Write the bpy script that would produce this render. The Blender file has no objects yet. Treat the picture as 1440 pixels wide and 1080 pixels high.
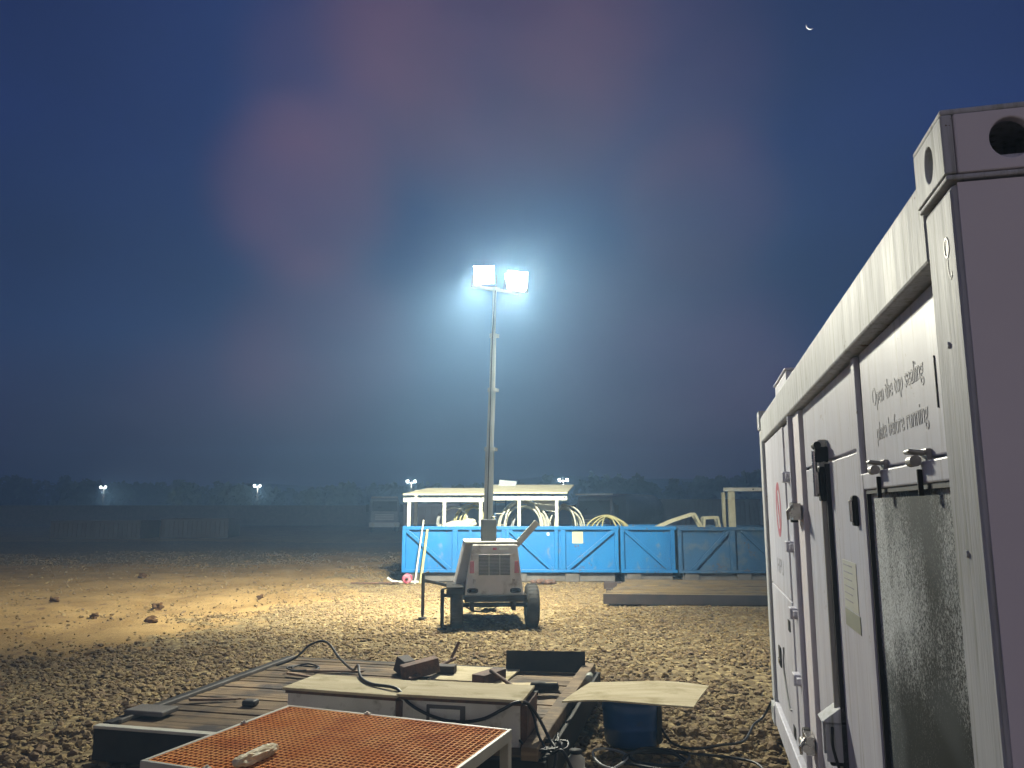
import bpy, bmesh, math, random
import numpy as np
from mathutils import Vector, Matrix, Euler, noise as mnoise
R = math.radians
random.seed(7); rng = np.random.default_rng(7)
S = bpy.context.scene; COL = S.collection

# ------------------------------------------------------------------ camera
cam = bpy.data.cameras.new('camera'); cam.sensor_width = 36; cam.lens = 36*1088/1440
cam.clip_end = 3000; cam.clip_start = 0.05
co = bpy.data.objects.new('camera', cam); COL.objects.link(co)
co.location = (0, 0, 1.8); co.rotation_euler = (R(90+9.1), 0, 0); S.camera = co

# ------------------------------------------------------------------ night sky
W = bpy.data.worlds.new('World'); S.world = W; W.use_nodes = True
nt = W.node_tree; N = nt.nodes; L = nt.links
bg = N['Background']; bg.inputs['Strength'].default_value = 1.0
tc = N.new('ShaderNodeTexCoord')
sep = N.new('ShaderNodeSeparateXYZ'); L.new(tc.outputs['Generated'], sep.inputs[0])
ramp = N.new('ShaderNodeValToRGB'); cr = ramp.color_ramp
stops = [(0.0, (0.018, 0.022, 0.040)), (0.06, (0.040, 0.042, 0.095)), (0.2, (0.018, 0.040, 0.125)), (0.42, (0.013, 0.028, 0.120)), (1.0, (0.010, 0.016, 0.060))]
cr.elements[0].position = 0; cr.elements[0].color = (*stops[0][1], 1); cr.elements[1].position = 1; cr.elements[1].color = (*stops[-1][1], 1)
for p, c in stops[1:-1]:
    e = cr.elements.new(p); e.color = (*c, 1)
L.new(sep.outputs['Z'], ramp.inputs[0])
def mathn(tree, op, a, b=None, c=None, clamp=False):
    m = tree.nodes.new('ShaderNodeMath'); m.operation = op; m.use_clamp = clamp
    for i, v in enumerate((a, b, c)):
        if v is None: continue
        if isinstance(v, (int, float)): m.inputs[i].default_value = v
        else: tree.links.new(v, m.inputs[i])
    return m.outputs[0]
def skydir(px, py):
    x, y = (px-720)/1088, (540-py)/1088; p = R(9.1)
    return Vector((x, math.cos(p)-math.sin(p)*y, math.sin(p)+math.cos(p)*y)).normalized()
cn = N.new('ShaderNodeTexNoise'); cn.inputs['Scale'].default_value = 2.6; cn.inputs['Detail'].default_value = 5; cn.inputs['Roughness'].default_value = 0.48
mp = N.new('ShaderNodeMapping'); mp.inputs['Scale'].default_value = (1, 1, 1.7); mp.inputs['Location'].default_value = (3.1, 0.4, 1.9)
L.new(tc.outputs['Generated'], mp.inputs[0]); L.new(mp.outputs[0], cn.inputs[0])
# mauve lens-flare patches painted into the sky as soft, noise-broken lobes
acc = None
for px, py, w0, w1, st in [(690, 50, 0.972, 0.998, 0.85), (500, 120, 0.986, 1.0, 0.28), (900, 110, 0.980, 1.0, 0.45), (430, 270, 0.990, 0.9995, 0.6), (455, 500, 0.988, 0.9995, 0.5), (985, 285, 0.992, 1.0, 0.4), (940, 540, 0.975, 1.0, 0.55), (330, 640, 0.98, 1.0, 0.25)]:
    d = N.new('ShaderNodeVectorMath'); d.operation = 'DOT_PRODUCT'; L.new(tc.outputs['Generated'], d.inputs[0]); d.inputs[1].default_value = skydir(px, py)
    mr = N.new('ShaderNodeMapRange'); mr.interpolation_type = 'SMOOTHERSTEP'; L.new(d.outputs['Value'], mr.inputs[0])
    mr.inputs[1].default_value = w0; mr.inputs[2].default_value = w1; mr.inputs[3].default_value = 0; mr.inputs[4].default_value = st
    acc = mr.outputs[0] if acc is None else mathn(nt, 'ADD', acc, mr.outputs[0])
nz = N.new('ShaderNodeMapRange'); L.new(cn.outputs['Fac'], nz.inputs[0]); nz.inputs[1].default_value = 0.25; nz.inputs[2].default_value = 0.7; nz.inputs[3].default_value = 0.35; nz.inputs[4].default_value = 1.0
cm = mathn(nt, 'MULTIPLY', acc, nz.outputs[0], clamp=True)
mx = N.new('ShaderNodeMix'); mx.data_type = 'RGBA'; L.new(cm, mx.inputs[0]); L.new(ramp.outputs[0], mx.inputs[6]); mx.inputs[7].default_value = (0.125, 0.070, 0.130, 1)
# faint overall unevenness of the haze layer
nv = N.new('ShaderNodeMapRange'); L.new(cn.outputs['Fac'], nv.inputs[0]); nv.inputs[1].default_value = 0.3; nv.inputs[2].default_value = 0.7; nv.inputs[3].default_value = 0.78; nv.inputs[4].default_value = 1.2
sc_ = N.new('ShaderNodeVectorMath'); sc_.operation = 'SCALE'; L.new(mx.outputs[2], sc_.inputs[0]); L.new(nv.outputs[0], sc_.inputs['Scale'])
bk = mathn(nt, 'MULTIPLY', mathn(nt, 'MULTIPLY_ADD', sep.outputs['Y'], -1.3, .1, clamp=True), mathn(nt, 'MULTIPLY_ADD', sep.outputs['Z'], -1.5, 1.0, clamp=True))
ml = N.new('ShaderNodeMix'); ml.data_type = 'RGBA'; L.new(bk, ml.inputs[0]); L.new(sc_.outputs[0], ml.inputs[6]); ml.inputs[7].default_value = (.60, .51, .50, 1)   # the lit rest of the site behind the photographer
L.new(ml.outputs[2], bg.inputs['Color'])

S.view_settings.view_transform = 'Standard'; S.view_settings.look = 'None'; S.view_settings.gamma = 1; S.view_settings.exposure = 0.0
S.render.engine = 'CYCLES'; S.cycles.use_denoising = True
S.cycles.max_bounces = 5; S.cycles.diffuse_bounces = 3; S.cycles.glossy_bounces = 3; S.cycles.volume_bounces = 0; S.cycles.transmission_bounces = 3
S.cycles.sample_clamp_indirect = 4; S.cycles.caustics_reflective = False; S.cycles.caustics_refractive = False

LAMP_W = 2.2   # master scale of the main floodlights

# ------------------------------------------------------------------ helpers
def tag(o, label=None, cat=None, group=None, kind=None):
    if label: o['label'] = label
    if cat: o['category'] = cat
    if group: o['group'] = group
    if kind: o['kind'] = kind
    return o
def empty(name, loc=(0, 0, 0), rz=0, label=None, cat=None, group=None, rot=None):
    o = bpy.data.objects.new(name, None); COL.objects.link(o); o.location = loc
    o.rotation_euler = rot if rot else (0, 0, rz); o.empty_display_size = 0.1
    return tag(o, label, cat, group)
def children(o): return [c for c in list(COL.objects) if c.parent == o]
def copy_tree(o, parent=None):
    kids = children(o)
    c = o.copy(); COL.objects.link(c); c.parent = parent
    for ch in kids: copy_tree(ch, c)
    return c

class MB:
    def __init__(s): s.v = []; s.f = []; s.sm = []
    def add(s, vs, fs, smooth=False):
        n = len(s.v); s.v += [tuple(v) for v in vs]; s.f += [tuple(i+n for i in f) for f in fs]; s.sm += [smooth]*len(fs); return s
    def bx(s, x0, x1, y0, y1, z0, z1):
        return s.add([(x0,y0,z0),(x1,y0,z0),(x1,y1,z0),(x0,y1,z0),(x0,y0,z1),(x1,y0,z1),(x1,y1,z1),(x0,y1,z1)],
                     [(0,3,2,1),(4,5,6,7),(0,1,5,4),(1,2,6,5),(2,3,7,6),(3,0,4,7)])
    def obox(s, c, size, rot=(0, 0, 0)):
        M = Euler(rot).to_matrix(); c = Vector(c); h = [x/2 for x in size]; vs = []
        for z in (-h[2], h[2]):
            for x, y in ((-h[0], -h[1]), (h[0], -h[1]), (h[0], h[1]), (-h[0], h[1])): vs.append(c + M @ Vector((x, y, z)))
        return s.add(vs, [(0,3,2,1),(4,5,6,7),(0,1,5,4),(1,2,6,5),(2,3,7,6),(3,0,4,7)])
    def beam(s, a, b, w, h, up=(0, 0, 1)):
        a, b = Vector(a), Vector(b); d = (b-a).normalized(); up = Vector(up)
        if abs(d.dot(up)) > .98: up = Vector((0, 1, 0))
        x = d.cross(up).normalized(); u = x.cross(d).normalized(); vs = []
        for p in (a, b):
            for sx, su in ((-1,-1),(1,-1),(1,1),(-1,1)): vs.append(p + x*sx*w/2 + u*su*h/2)
        return s.add(vs, [(0,1,2,3),(7,6,5,4),(0,4,5,1),(1,5,6,2),(2,6,7,3),(3,7,4,0)])
    def hexa(s, bot, top):
        vs = list(bot)+list(top); return s.add(vs, [(0,3,2,1),(4,5,6,7),(0,1,5,4),(1,2,6,5),(2,3,7,6),(3,0,4,7)])
    def cyl(s, a, b, r0, r1=None, n=16, cap=True):
        r1 = r0 if r1 is None else r1; a, b = Vector(a), Vector(b); d = (b-a).normalized()
        t = Vector((0,0,1)) if abs(d.z) < .9 else Vector((1,0,0)); x = d.cross(t).normalized(); y = d.cross(x); vs = []
        for p, r in ((a, r0), (b, r1)):
            for i in range(n): w = 2*math.pi*i/n; vs.append(p + x*math.cos(w)*r + y*math.sin(w)*r)
        s.add(vs, [(i, i+n, (i+1)%n+n, (i+1)%n) for i in range(n)], True)
        if cap:
            s.add(vs[:n], [tuple(range(n))]); s.add(vs[n:], [tuple(range(n-1, -1, -1))])
        return s
    def tube(s, pts, r, n=8, closed=False):
        pts = [Vector(p) for p in pts]; m = len(pts); vs = []; prev = None
        for i, p in enumerate(pts):
            if closed: d = pts[(i+1)%m]-pts[i-1]
            else: d = pts[min(i+1, m-1)]-pts[max(i-1, 0)]
            d.normalize()
            if prev is None:
                t = Vector((0,0,1)) if abs(d.z) < .9 else Vector((1,0,0)); x = d.cross(t).normalized()
            else:
                x = (prev - d*prev.dot(d)).normalized()
            prev = x; y = d.cross(x); rr = r[i] if isinstance(r, (list, tuple)) else r
            for k in range(n): w = 2*math.pi*k/n; vs.append(p + x*math.cos(w)*rr + y*math.sin(w)*rr)
        fs = []
        for i in range(m if closed else m-1):
            j = (i+1) % m
            for k in range(n): fs.append((i*n+k, i*n+(k+1)%n, j*n+(k+1)%n, j*n+k))
        s.add(vs, fs, True)
        if not closed:
            s.add(vs[:n], [tuple(range(n-1,-1,-1))]); s.add(vs[-n:], [tuple(range(n))])
        return s
    def lathe(s, prof, c=(0,0,0), n=24, axis='z'):
        vs = []; m = len(prof)
        for r, z in prof:
            for i in range(n):
                w = 2*math.pi*i/n; x, y = r*math.cos(w), r*math.sin(w)
                p = (x, y, z) if axis == 'z' else ((z, x, y) if axis == 'x' else (y, z, x))
                vs.append((p[0]+c[0], p[1]+c[1], p[2]+c[2]))
        return s.add(vs, [(j*n+i, j*n+(i+1)%n, (j+1)*n+(i+1)%n, (j+1)*n+i) for j in range(m-1) for i in range(n)], True)
    def prism(s, poly, y0, y1, f=lambda x, z, y: (x, y, z)):
        n = len(poly); vs = [f(x, z, y0) for x, z in poly]+[f(x, z, y1) for x, z in poly]
        return s.add(vs, [tuple(range(n)), tuple(range(2*n-1, n-1, -1))]+[(i, i+n, (i+1)%n+n, (i+1)%n) for i in range(n)])
    def build(s, name, mat, parent=None, bevel=0, segs=2, loc=None, rot=None):
        me = bpy.data.meshes.new(name); me.from_pydata(s.v, [], s.f); me.update()
        me.polygons.foreach_set('use_smooth', s.sm)
        bm = bmesh.new(); bm.from_mesh(me); bmesh.ops.recalc_face_normals(bm, faces=bm.faces); bm.to_mesh(me); bm.free()
        o = bpy.data.objects.new(name, me); COL.objects.link(o); me.materials.append(mat); o.parent = parent
        if loc: o.location = loc
        if rot: o.rotation_euler = rot
        if bevel:
            b = o.modifiers.new('bevel', 'BEVEL'); b.width = bevel; b.segments = segs; b.limit_method = 'ANGLE'; b.angle_limit = R(40); b.harden_normals = False
        return o
def spline(pts, per=8):
    pts = [Vector(p) for p in pts]; out = []
    P = [pts[0]*2-pts[1]]+pts+[pts[-1]*2-pts[-2]]
    for i in range(1, len(P)-2):
        for k in range(per):
            t = k/per; a, b, c, d = P[i-1], P[i], P[i+1], P[i+2]
            out.append(.5*((2*b)+(c-a)*t+(2*a-5*b+4*c-d)*t*t+(3*b-a-3*c+d)*t**3))
    out.append(pts[-1]); return out

# ------------------------------------------------------------------ materials
def mat(name, c1, c2=None, rough=0.6, metal=0.0, scale=4, stretch=(1, 1, 1), lo=.35, hi=.65, bump=0.0, bscale=None, spec=0.5,
        dirt=None, dscale=2.0, dlo=.55, dhi=.7, dstretch=(1, 1, 1), rvar=0.1, perobj=0.0, chips=None):
    m = bpy.data.materials.new(name); m.use_nodes = True; t = m.node_tree; n = t.nodes; l = t.links; p = n['Principled BSDF']
    tcn = n.new('ShaderNodeTexCoord')
    def noisy(sc, st, det=5, ro=.55):
        mpn = n.new('ShaderNodeMapping'); mpn.inputs['Scale'].default_value = st; l.new(tcn.outputs['Object'], mpn.inputs[0])
        x = n.new('ShaderNodeTexNoise'); x.inputs['Scale'].default_value = sc; x.inputs['Detail'].default_value = det; x.inputs['Roughness'].default_value = ro; l.new(mpn.outputs[0], x.inputs[0]); return x.outputs['Fac']
    f = noisy(scale, stretch); c2 = c2 or tuple(x*.75 for x in c1)
    rm = n.new('ShaderNodeMapRange'); l.new(f, rm.inputs[0]); rm.inputs[1].default_value = lo; rm.inputs[2].default_value = hi
    mixn = n.new('ShaderNodeMix'); mixn.data_type = 'RGBA'; l.new(rm.outputs[0], mixn.inputs[0]); mixn.inputs[6].default_value = (*c1, 1); mixn.inputs[7].default_value = (*c2, 1)
    out = mixn.outputs[2]
    if dirt:
        g = noisy(dscale, dstretch, 7, .62); r2 = n.new('ShaderNodeMapRange'); l.new(g, r2.inputs[0]); r2.inputs[1].default_value = dlo; r2.inputs[2].default_value = dhi
        m2 = n.new('ShaderNodeMix'); m2.data_type = 'RGBA'; l.new(r2.outputs[0], m2.inputs[0]); l.new(out, m2.inputs[6]); m2.inputs[7].default_value = (*dirt, 1); out = m2.outputs[2]
    if chips:   # small sharp-edged rust chips, clustered
        g1 = noisy(chips[1], (1, 1, 1), 4, .7); g2 = noisy(chips[1]*.12, (1, 1, 1), 3, .5)
        r4 = n.new('ShaderNodeMapRange'); l.new(mathn(t, 'MULTIPLY_ADD', g2, .8, g1), r4.inputs[0]); r4.inputs[1].default_value = chips[2]; r4.inputs[2].default_value = chips[2]+.03
        m4 = n.new('ShaderNodeMix'); m4.data_type = 'RGBA'; l.new(r4.outputs[0], m4.inputs[0]); l.new(out, m4.inputs[6]); m4.inputs[7].default_value = (*chips[0], 1); out = m4.outputs[2]
    if perobj:
        oi = n.new('ShaderNodeObjectInfo'); hs = n.new('ShaderNodeHueSaturation'); l.new(out, hs.inputs['Color'])
        r3 = n.new('ShaderNodeMapRange'); l.new(oi.outputs['Random'], r3.inputs[0]); r3.inputs[3].default_value = 1-perobj; r3.inputs[4].default_value = 1+perobj; l.new(r3.outputs[0], hs.inputs['Value']); out = hs.outputs[0]
    l.new(out, p.inputs['Base Color']); p.inputs['Metallic'].default_value = metal; p.inputs['Specular IOR Level'].default_value = spec
    rr = n.new('ShaderNodeMapRange'); l.new(f, rr.inputs[0]); rr.inputs[3].default_value = max(.03, rough-rvar); rr.inputs[4].default_value = min(1, rough+rvar); l.new(rr.outputs[0], p.inputs['Roughness'])
    if bump:
        bn = n.new('ShaderNodeBump'); bn.inputs['Strength'].default_value = bump; bn.inputs['Distance'].default_value = .01
        l.new(noisy(bscale or scale*4, stretch), bn.inputs['Height']); l.new(bn.outputs[0], p.inputs['Normal'])
    return m
def emis(name, c, s):
    m = bpy.data.materials.new(name); m.use_nodes = True; n = m.node_tree.nodes; n.remove(n['Principled BSDF'])
    e = n.new('ShaderNodeEmission'); e.inputs[0].default_value = (*c, 1); e.inputs[1].default_value = s
    m.node_tree.links.new(e.outputs[0], n['Material Output'].inputs[0]); return m
M = dict(
 white=mat('container_paint', (.64, .64, .71), (.55, .54, .61), .5, scale=2.2, stretch=(3, 3, .35), dirt=(.36, .34, .33), dscale=7, dstretch=(5, 5, .28), dlo=.52, dhi=.80, bump=.05, bscale=5, spec=.3, chips=((.30, .25, .22), 34, 1.17)),
 rail=mat('rail_paint', (.58, .59, .61), (.47, .48, .50), .6, scale=3, stretch=(6, 6, .5), dirt=(.24, .25, .19), dscale=9, dstretch=(6, 6, .35), dlo=.5, dhi=.75, bump=.2, bscale=14, spec=.12, chips=((.16, .10, .07), 26, 1.10)),
 endp=mat('end_paint', (.80, .75, .78), (.73, .68, .71), .6, scale=.9, stretch=(1, 1, 1.5)),
 seal=mat('rubber_seal', (.025, .022, .022), rough=.6),
 black=mat('black_steel', (.02, .019, .019), (.035, .03, .025), .7, scale=6, spec=.2),
 chrome=mat('zinc_steel', (.55, .53, .50), (.35, .33, .31), .28, metal=.9, scale=14),
 zinc=mat('dull_zinc', (.42, .40, .38), (.22, .21, .2), .45, metal=.6, scale=20),
 galv=mat('galvanised_mast', (.50, .54, .52), (.40, .44, .42), .5, metal=.1, scale=5, stretch=(3, 3, .6)),
 darkcol=mat('dark_mast_column', (.10, .10, .10), (.07, .07, .07), .5, scale=4),
 grey=mat('hood_grey', (.50, .48, .45), (.42, .40, .37), .5, scale=3, dirt=(.2, .17, .13), dscale=4),
 darkgrey=mat('louver_dark', (.13, .125, .12), rough=.6),
 rubber=mat('tyre_rubber', (.02, .02, .02), (.045, .04, .033), .8, scale=9, bump=.3),
 red=mat('faded_red', (.48, .07, .11), (.50, .30, .32), .5, scale=9, lo=.45, hi=.75),
 redlens=mat('red_lens', (.42, .09, .11), (.36, .16, .17), rough=.5),
 blue=mat('blue_paint', (.004, .145, .38), (.003, .115, .31), .45, scale=1.4, stretch=(1, 1, .5), dirt=(.15, .18, .20), dscale=5, dstretch=(1, 1, .5), dlo=.60, dhi=.80, chips=((.10, .07, .06), 16, 1.10)),
 blue2=mat('dimmed_blue_paint', (.02, .09, .20), (.018, .07, .15), .6, scale=1.6, dirt=(.10, .13, .15), dscale=3, dlo=.5, dhi=.75, chips=((.09, .06, .05), 16, 1.08)),  # darker copy of blue, the lamp's falloff put into the colour
 skid=mat('skid_steel', (.13, .12, .11), (.08, .07, .06), .7, scale=3),
 skidbrown=mat('rusty_skid', (.20, .13, .085), (.11, .07, .05), .75, scale=3, bump=.2),
 cream=mat('cream_paint', (.52, .49, .33), (.42, .39, .25), .55, scale=3, dirt=(.36, .30, .17), dscale=5, dlo=.55, dhi=.75),
 cream2=mat('pale_paint', (.52, .51, .43), (.42, .41, .34), .5, scale=4),
 wood=mat('deck_wood', (.27, .195, .115), (.16, .11, .065), .75, scale=3, stretch=(.6, 9, 9), dirt=(.06, .05, .045), dscale=2.2, dlo=.45, dhi=.65, bump=.35, bscale=6, perobj=.35, spec=.15),
 ply=mat('plywood', (.56, .46, .26), (.44, .34, .18), .6, scale=2.2, stretch=(1, 7, 7), dirt=(.28, .23, .14), dscale=4, dlo=.55, dhi=.75, bump=.1, spec=.15),
 plypale=mat('pale_plywood', (.56, .49, .33), (.44, .37, .23), .85, scale=2, stretch=(1, 6, 6), dirt=(.30, .25, .13), dscale=4, dlo=.52, dhi=.72, bump=.15, spec=.12),
 boxw=mat('cabinet_paint', (.74, .71, .64), (.62, .59, .52), .45, scale=3, dirt=(.26, .22, .16), dscale=5),
 frp=mat('grating_orange', (.90, .42, .13), (.80, .28, .06), .75, scale=5, dirt=(.60, .16, .03), dscale=3, dlo=.5, dhi=.7, spec=.2),
 tray=mat('shaded_bar_red', (.42, .09, .022), (.28, .055, .015), .7, scale=6),  # grating bar sides, their shade put into the colour
 barrel=mat('barrel_blue', (.015, .085, .27), (.010, .06, .19), .35, scale=3, dirt=(.05, .07, .11), dscale=8, dlo=.6, dhi=.75),
 cable=mat('black_cable', (.018, .016, .015), rough=.45),
 hose=mat('pale_hose', (.50, .49, .38), (.34, .33, .25), .6, scale=8),
 hoseg=mat('grey_hose', (.32, .33, .32), (.22, .22, .21), .6, scale=8),
 hosey=mat('yellow_hose', (.42, .38, .17), (.30, .27, .12), .6, scale=8),
 rust=mat('rusty_iron', (.15, .075, .045), (.07, .045, .035), .8, scale=12, bump=.5),
 clod=mat('earth_clod', (.12, .065, .03), (.07, .04, .02), .95, scale=14, bump=.6, spec=.1),
 timber=mat('timber', (.26, .17, .10), (.15, .09, .055), .8, scale=4, stretch=(.6, 8, 8), bump=.4),
 timbery=mat('yellow_timber', (.20, .14, .06), (.11, .075, .035), .7, scale=3, stretch=(.4, 8, 8), dirt=(.08, .06, .04), dscale=3, dlo=.5, dhi=.65, bump=.3),
 timberd=mat('dark_timber', (.05, .034, .03), (.03, .022, .02), .8, scale=3, bump=.3),
 paper=mat('paper', (.62, .63, .55), (.55, .55, .48), .5, scale=6),
 ink=mat('ink', (.28, .27, .31), (.46, .45, .48), rough=.6),
 tint=mat('label_tint', (.34, .36, .28), (.3, .31, .25), .5, scale=6),
 signy=mat('sign_yellow', (.60, .60, .30), (.52, .50, .25), .5, scale=9),
 sack=mat('woven_sack', (.55, .52, .42), (.42, .4, .3), .8, scale=12, bump=.4),
 wrap=mat('wrapper', (.78, .69, .46), (.52, .40, .22), .6, scale=14, bump=.5),
 ltruck=mat('truck_paint', (.16, .19, .22), (.12, .14, .16), .4, scale=3),
 dtruck=mat('dark_truck_paint', (.05, .055, .09), (.04, .04, .06), .45, scale=3),
 glassd=mat('dark_glass', (.012, .014, .018), rough=.12),
 container2=mat('far_container', (.09, .07, .06), (.07, .055, .05), .7, scale=2),
 leaf=mat('foliage', (.035, .055, .03), (.055, .07, .035), .8, scale=.5),
 bark=mat('bark', (.06, .045, .035), rough=.9),
 rock=None, lampglass=emis('lit_floodlight_glass', (1.0, .98, .96), 45), farlamp=emis('lit_far_floodlight', (1, 1, .93), 30), tinylamp=emis('lit_small_lamp', (.9, .95, 1), 4),
)
# speckled, dusty radiator screen, soft reflection band painted into its base colour
m = bpy.data.materials.new('dusty_reflecting_screen'); m.use_nodes = True; t = m.node_tree; n = t.nodes; l = t.links; p = n['Principled BSDF']
tcn = n.new('ShaderNodeTexCoord')
def nse(tree, vec, sc, det=4, ro=.6, st=(1,1,1), loc=(0,0,0)):
    a = tree.nodes.new('ShaderNodeMapping'); a.inputs['Scale'].default_value = st; a.inputs['Location'].default_value = loc; tree.links.new(vec, a.inputs[0])
    b = tree.nodes.new('ShaderNodeTexNoise'); b.inputs['Scale'].default_value = sc; b.inputs['Detail'].default_value = det; b.inputs['Roughness'].default_value = ro; tree.links.new(a.outputs[0], b.inputs[0]); return b.outputs['Fac']
big = nse(t, tcn.outputs['Object'], 2.0, 3, .5, (1, 1, .55), (0.3, 0, .55)); fine = nse(t, tcn.outputs['Object'], 150, 2, .75, (2.2, 1, 1)); mid = nse(t, tcn.outputs['Object'], 4, 4, .6, (1.6, 1, .9))
sx_ = n.new('ShaderNodeSeparateXYZ'); l.new(tcn.outputs['Object'], sx_.inputs[0])
def ss(v, a, b_):
    q = n.new('ShaderNodeMapRange'); q.interpolation_type = 'SMOOTHSTEP'; l.new(v, q.inputs[0]); q.inputs[1].default_value = a; q.inputs[2].default_value = b_; return q.outputs[0]
dm = mathn(t, 'MULTIPLY_ADD', mid, .5, mathn(t, 'MULTIPLY', big, .6))
dm = mathn(t, 'ADD', dm, mathn(t, 'ADD', mathn(t, 'MULTIPLY', ss(sx_.outputs['Z'], 1.15, 1.5), .22), mathn(t, 'MULTIPLY', ss(sx_.outputs['X'], .85, 1.15), .20)))
mr = n.new('ShaderNodeMapRange'); l.new(dm, mr.inputs[0]); mr.inputs[1].default_value = .56; mr.inputs[2].default_value = .95
th = mathn(t, 'SUBTRACT', .66, mathn(t, 'MULTIPLY', mr.outputs[0], .26))
sp = mathn(t, 'MULTIPLY', mathn(t, 'SUBTRACT', fine, th), 12, clamp=True)
sp2 = mathn(t, 'MULTIPLY', sp, mathn(t, 'MULTIPLY_ADD', mr.outputs[0], .9, .1), clamp=True)
mm = n.new('ShaderNodeMix'); mm.data_type = 'RGBA'; l.new(sp2, mm.inputs[0]); refl_band = nse(t, tcn.outputs['Object'], 2.2, 1, .4, (1, 1, 1.6), (2.2, 0, 1)); bm_ = n.new('ShaderNodeMix'); bm_.data_type = 'RGBA'; l.new(ss(refl_band, .42, .56), bm_.inputs[0]); bm_.inputs[6].default_value = (.016, .020, .020, 1); bm_.inputs[7].default_value = (.065, .075, .078, 1); l.new(bm_.outputs[2], mm.inputs[6]); mm.inputs[7].default_value = (.66, .69, .70, 1)
l.new(mm.outputs[2], p.inputs['Base Color']); p.inputs['Roughness'].default_value = .7; p.inputs['Specular IOR Level'].default_value = .15
M['screen'] = m

# ground and gravel: how sandy a spot of the yard is (0 = loose stone, 1 = packed sandy track)
def sandiness(x, y):
    e = np.interp(y, [0, 8, 9.5, 10.5, 13, 14.2, 15.5, 20, 27, 35], [-8.5, -7.5, -6.2, -4.6, -4.9, -4.5, -3.6, -4.2, -4.6, -7])
    s = np.clip((e-x)/2.2+.5+.45*wob(x*2.1+3, y*1.6), 0, 1)
    far = np.clip((y-(24-.10*(x+8)))/3, 0, 1)*np.clip((-x-6)/2, 0, 1); s = s*(1-.85*far)
    s = np.maximum(s, np.clip((y-40)/6, 0, 1)); return s
def wob(x, y):
    return (np.sin(x*1.3+y*.7)+np.sin(x*.53-y*1.1+2)+np.sin(x*2.9+y*2.3+1)*.5+np.sin(-x*4.1+y*3.3)*.35)/2.85
def gz(x, y):
    flat = np.clip((np.hypot(x+.3, y-5.5)-2.0)/9, 0.15, 1)
    z = .035*wob(x*.9, y*.9)*flat
    z = z + .10*np.clip((wob(x*.25, y*.4+3))*np.clip((-x-3)/6, 0, 1), -.4, 1)
    return z - .03
def axis(lo, flo, fhi, hi, st, n):
    a = np.arange(flo, fhi, st); l_ = flo-np.geomspace(st, flo-lo, n)[::-1]; r_ = fhi+np.geomspace(st, hi-fhi, n); return np.concatenate([l_, a, [fhi], r_])
gx = axis(-170, -14, 7, 170, .14, 26); gy = axis(-25, 2.5, 32, 285, .14, 28)
X, Y = np.meshgrid(gx, gy); sd = sandiness(X+.5*wob(X*1.7, Y*1.7), Y+.8*wob(X, Y+5))
Z = gz(X, Y) + rng.normal(0, .006, X.shape)*(1-sd)
Z += sd*(.018*wob(X*3.1, Y*2.2)+.012*wob(X*7.3, Y*6.1)+rng.normal(0, .005, X.shape))
# wheel ruts in the sandy track
Z -= sd*.035*np.exp(-((X+5.4+.12*(Y-15)+.4*np.sin(Y*.25))/.3)**2)+sd*.035*np.exp(-((X+7.2+.12*(Y-15)+.4*np.sin(Y*.25))/.3)**2)
nx, ny = len(gx), len(gy)
me = bpy.data.meshes.new('ground'); idx = np.arange(nx*ny).reshape(ny, nx)
F = np.stack([idx[:-1,:-1], idx[:-1,1:], idx[1:,1:], idx[1:,:-1]], -1).reshape(-1, 4)
me.from_pydata(np.stack([X, Y, Z], -1).reshape(-1, 3).tolist(), [], F.tolist())
at_ = me.attributes.new('sand', 'FLOAT', 'POINT'); at_.data.foreach_set('value', sd.reshape(-1).astype(np.float32))
me.polygons.foreach_set('use_smooth', [True]*len(me.polygons)); me.update()
go = bpy.data.objects.new('ground', me); COL.objects.link(go); go['kind'] = 'structure'
m = bpy.data.materials.new('yard_ground'); m.use_nodes = True; t = m.node_tree; n = t.nodes; l = t.links; p = n['Principled BSDF']; p.inputs['Roughness'].default_value = .95; p.inputs['Specular IOR Level'].default_value = .15
tcn = n.new('ShaderNodeTexCoord'); an = n.new('ShaderNodeAttribute'); an.attribute_name = 'sand'; V = tcn.outputs['Object']
def mixc(f, a, b):
    x = n.new('ShaderNodeMix'); x.data_type = 'RGBA'
    for i, v in ((0, f), (6, a), (7, b)):
        if isinstance(v, tuple): x.inputs[i].default_value = (*v, 1)
        else: l.new(v, x.inputs[i])
    return x.outputs[2]
def mrng(f, a, b, c=0, d=1):
    x = n.new('ShaderNodeMapRange'); l.new(f, x.inputs[0])
    for i, v in enumerate((a, b, c, d)): x.inputs[i+1].default_value = v
    return x.outputs[0]
vor = n.new('ShaderNodeTexVoronoi'); vor.inputs['Scale'].default_value = 13; vor.inputs['Randomness'].default_value = 1; l.new(V, vor.inputs[0])
hsv = n.new('ShaderNodeSeparateColor'); l.new(vor.outputs['Color'], hsv.inputs[0])
grav = mixc(hsv.outputs[0], (.14, .105, .055), (.36, .28, .14)); grav = mixc(mrng(vor.outputs["Distance"], .3, .7), grav, (.13, .095, .05))
sandc = mixc(mrng(nse(t, V, .8, 6, .6), .38, .62), (.32, .21, .085), (.22, .135, .05))
sandc = mixc(mrng(nse(t, V, 30, 4, .7), .52, .72), sandc, (.46, .34, .16))
sandc = mixc(mrng(nse(t, V, 3.1, 5, .7, (1, .6, 1)), .58, .70), sandc, (.15, .085, .045))
brk = mathn(t, 'ADD', an.outputs['Fac'], mathn(t, 'MULTIPLY', mathn(t, 'SUBTRACT', nse(t, V, 1.8, 6, .65), .5), 1.5)); brk = mrng(brk, .4, .6)
l.new(mixc(brk, grav, sandc), p.inputs['Base Color'])
bn = n.new('ShaderNodeBump'); bn.inputs['Distance'].default_value = .03; bn.inputs['Strength'].default_value = .5
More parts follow.
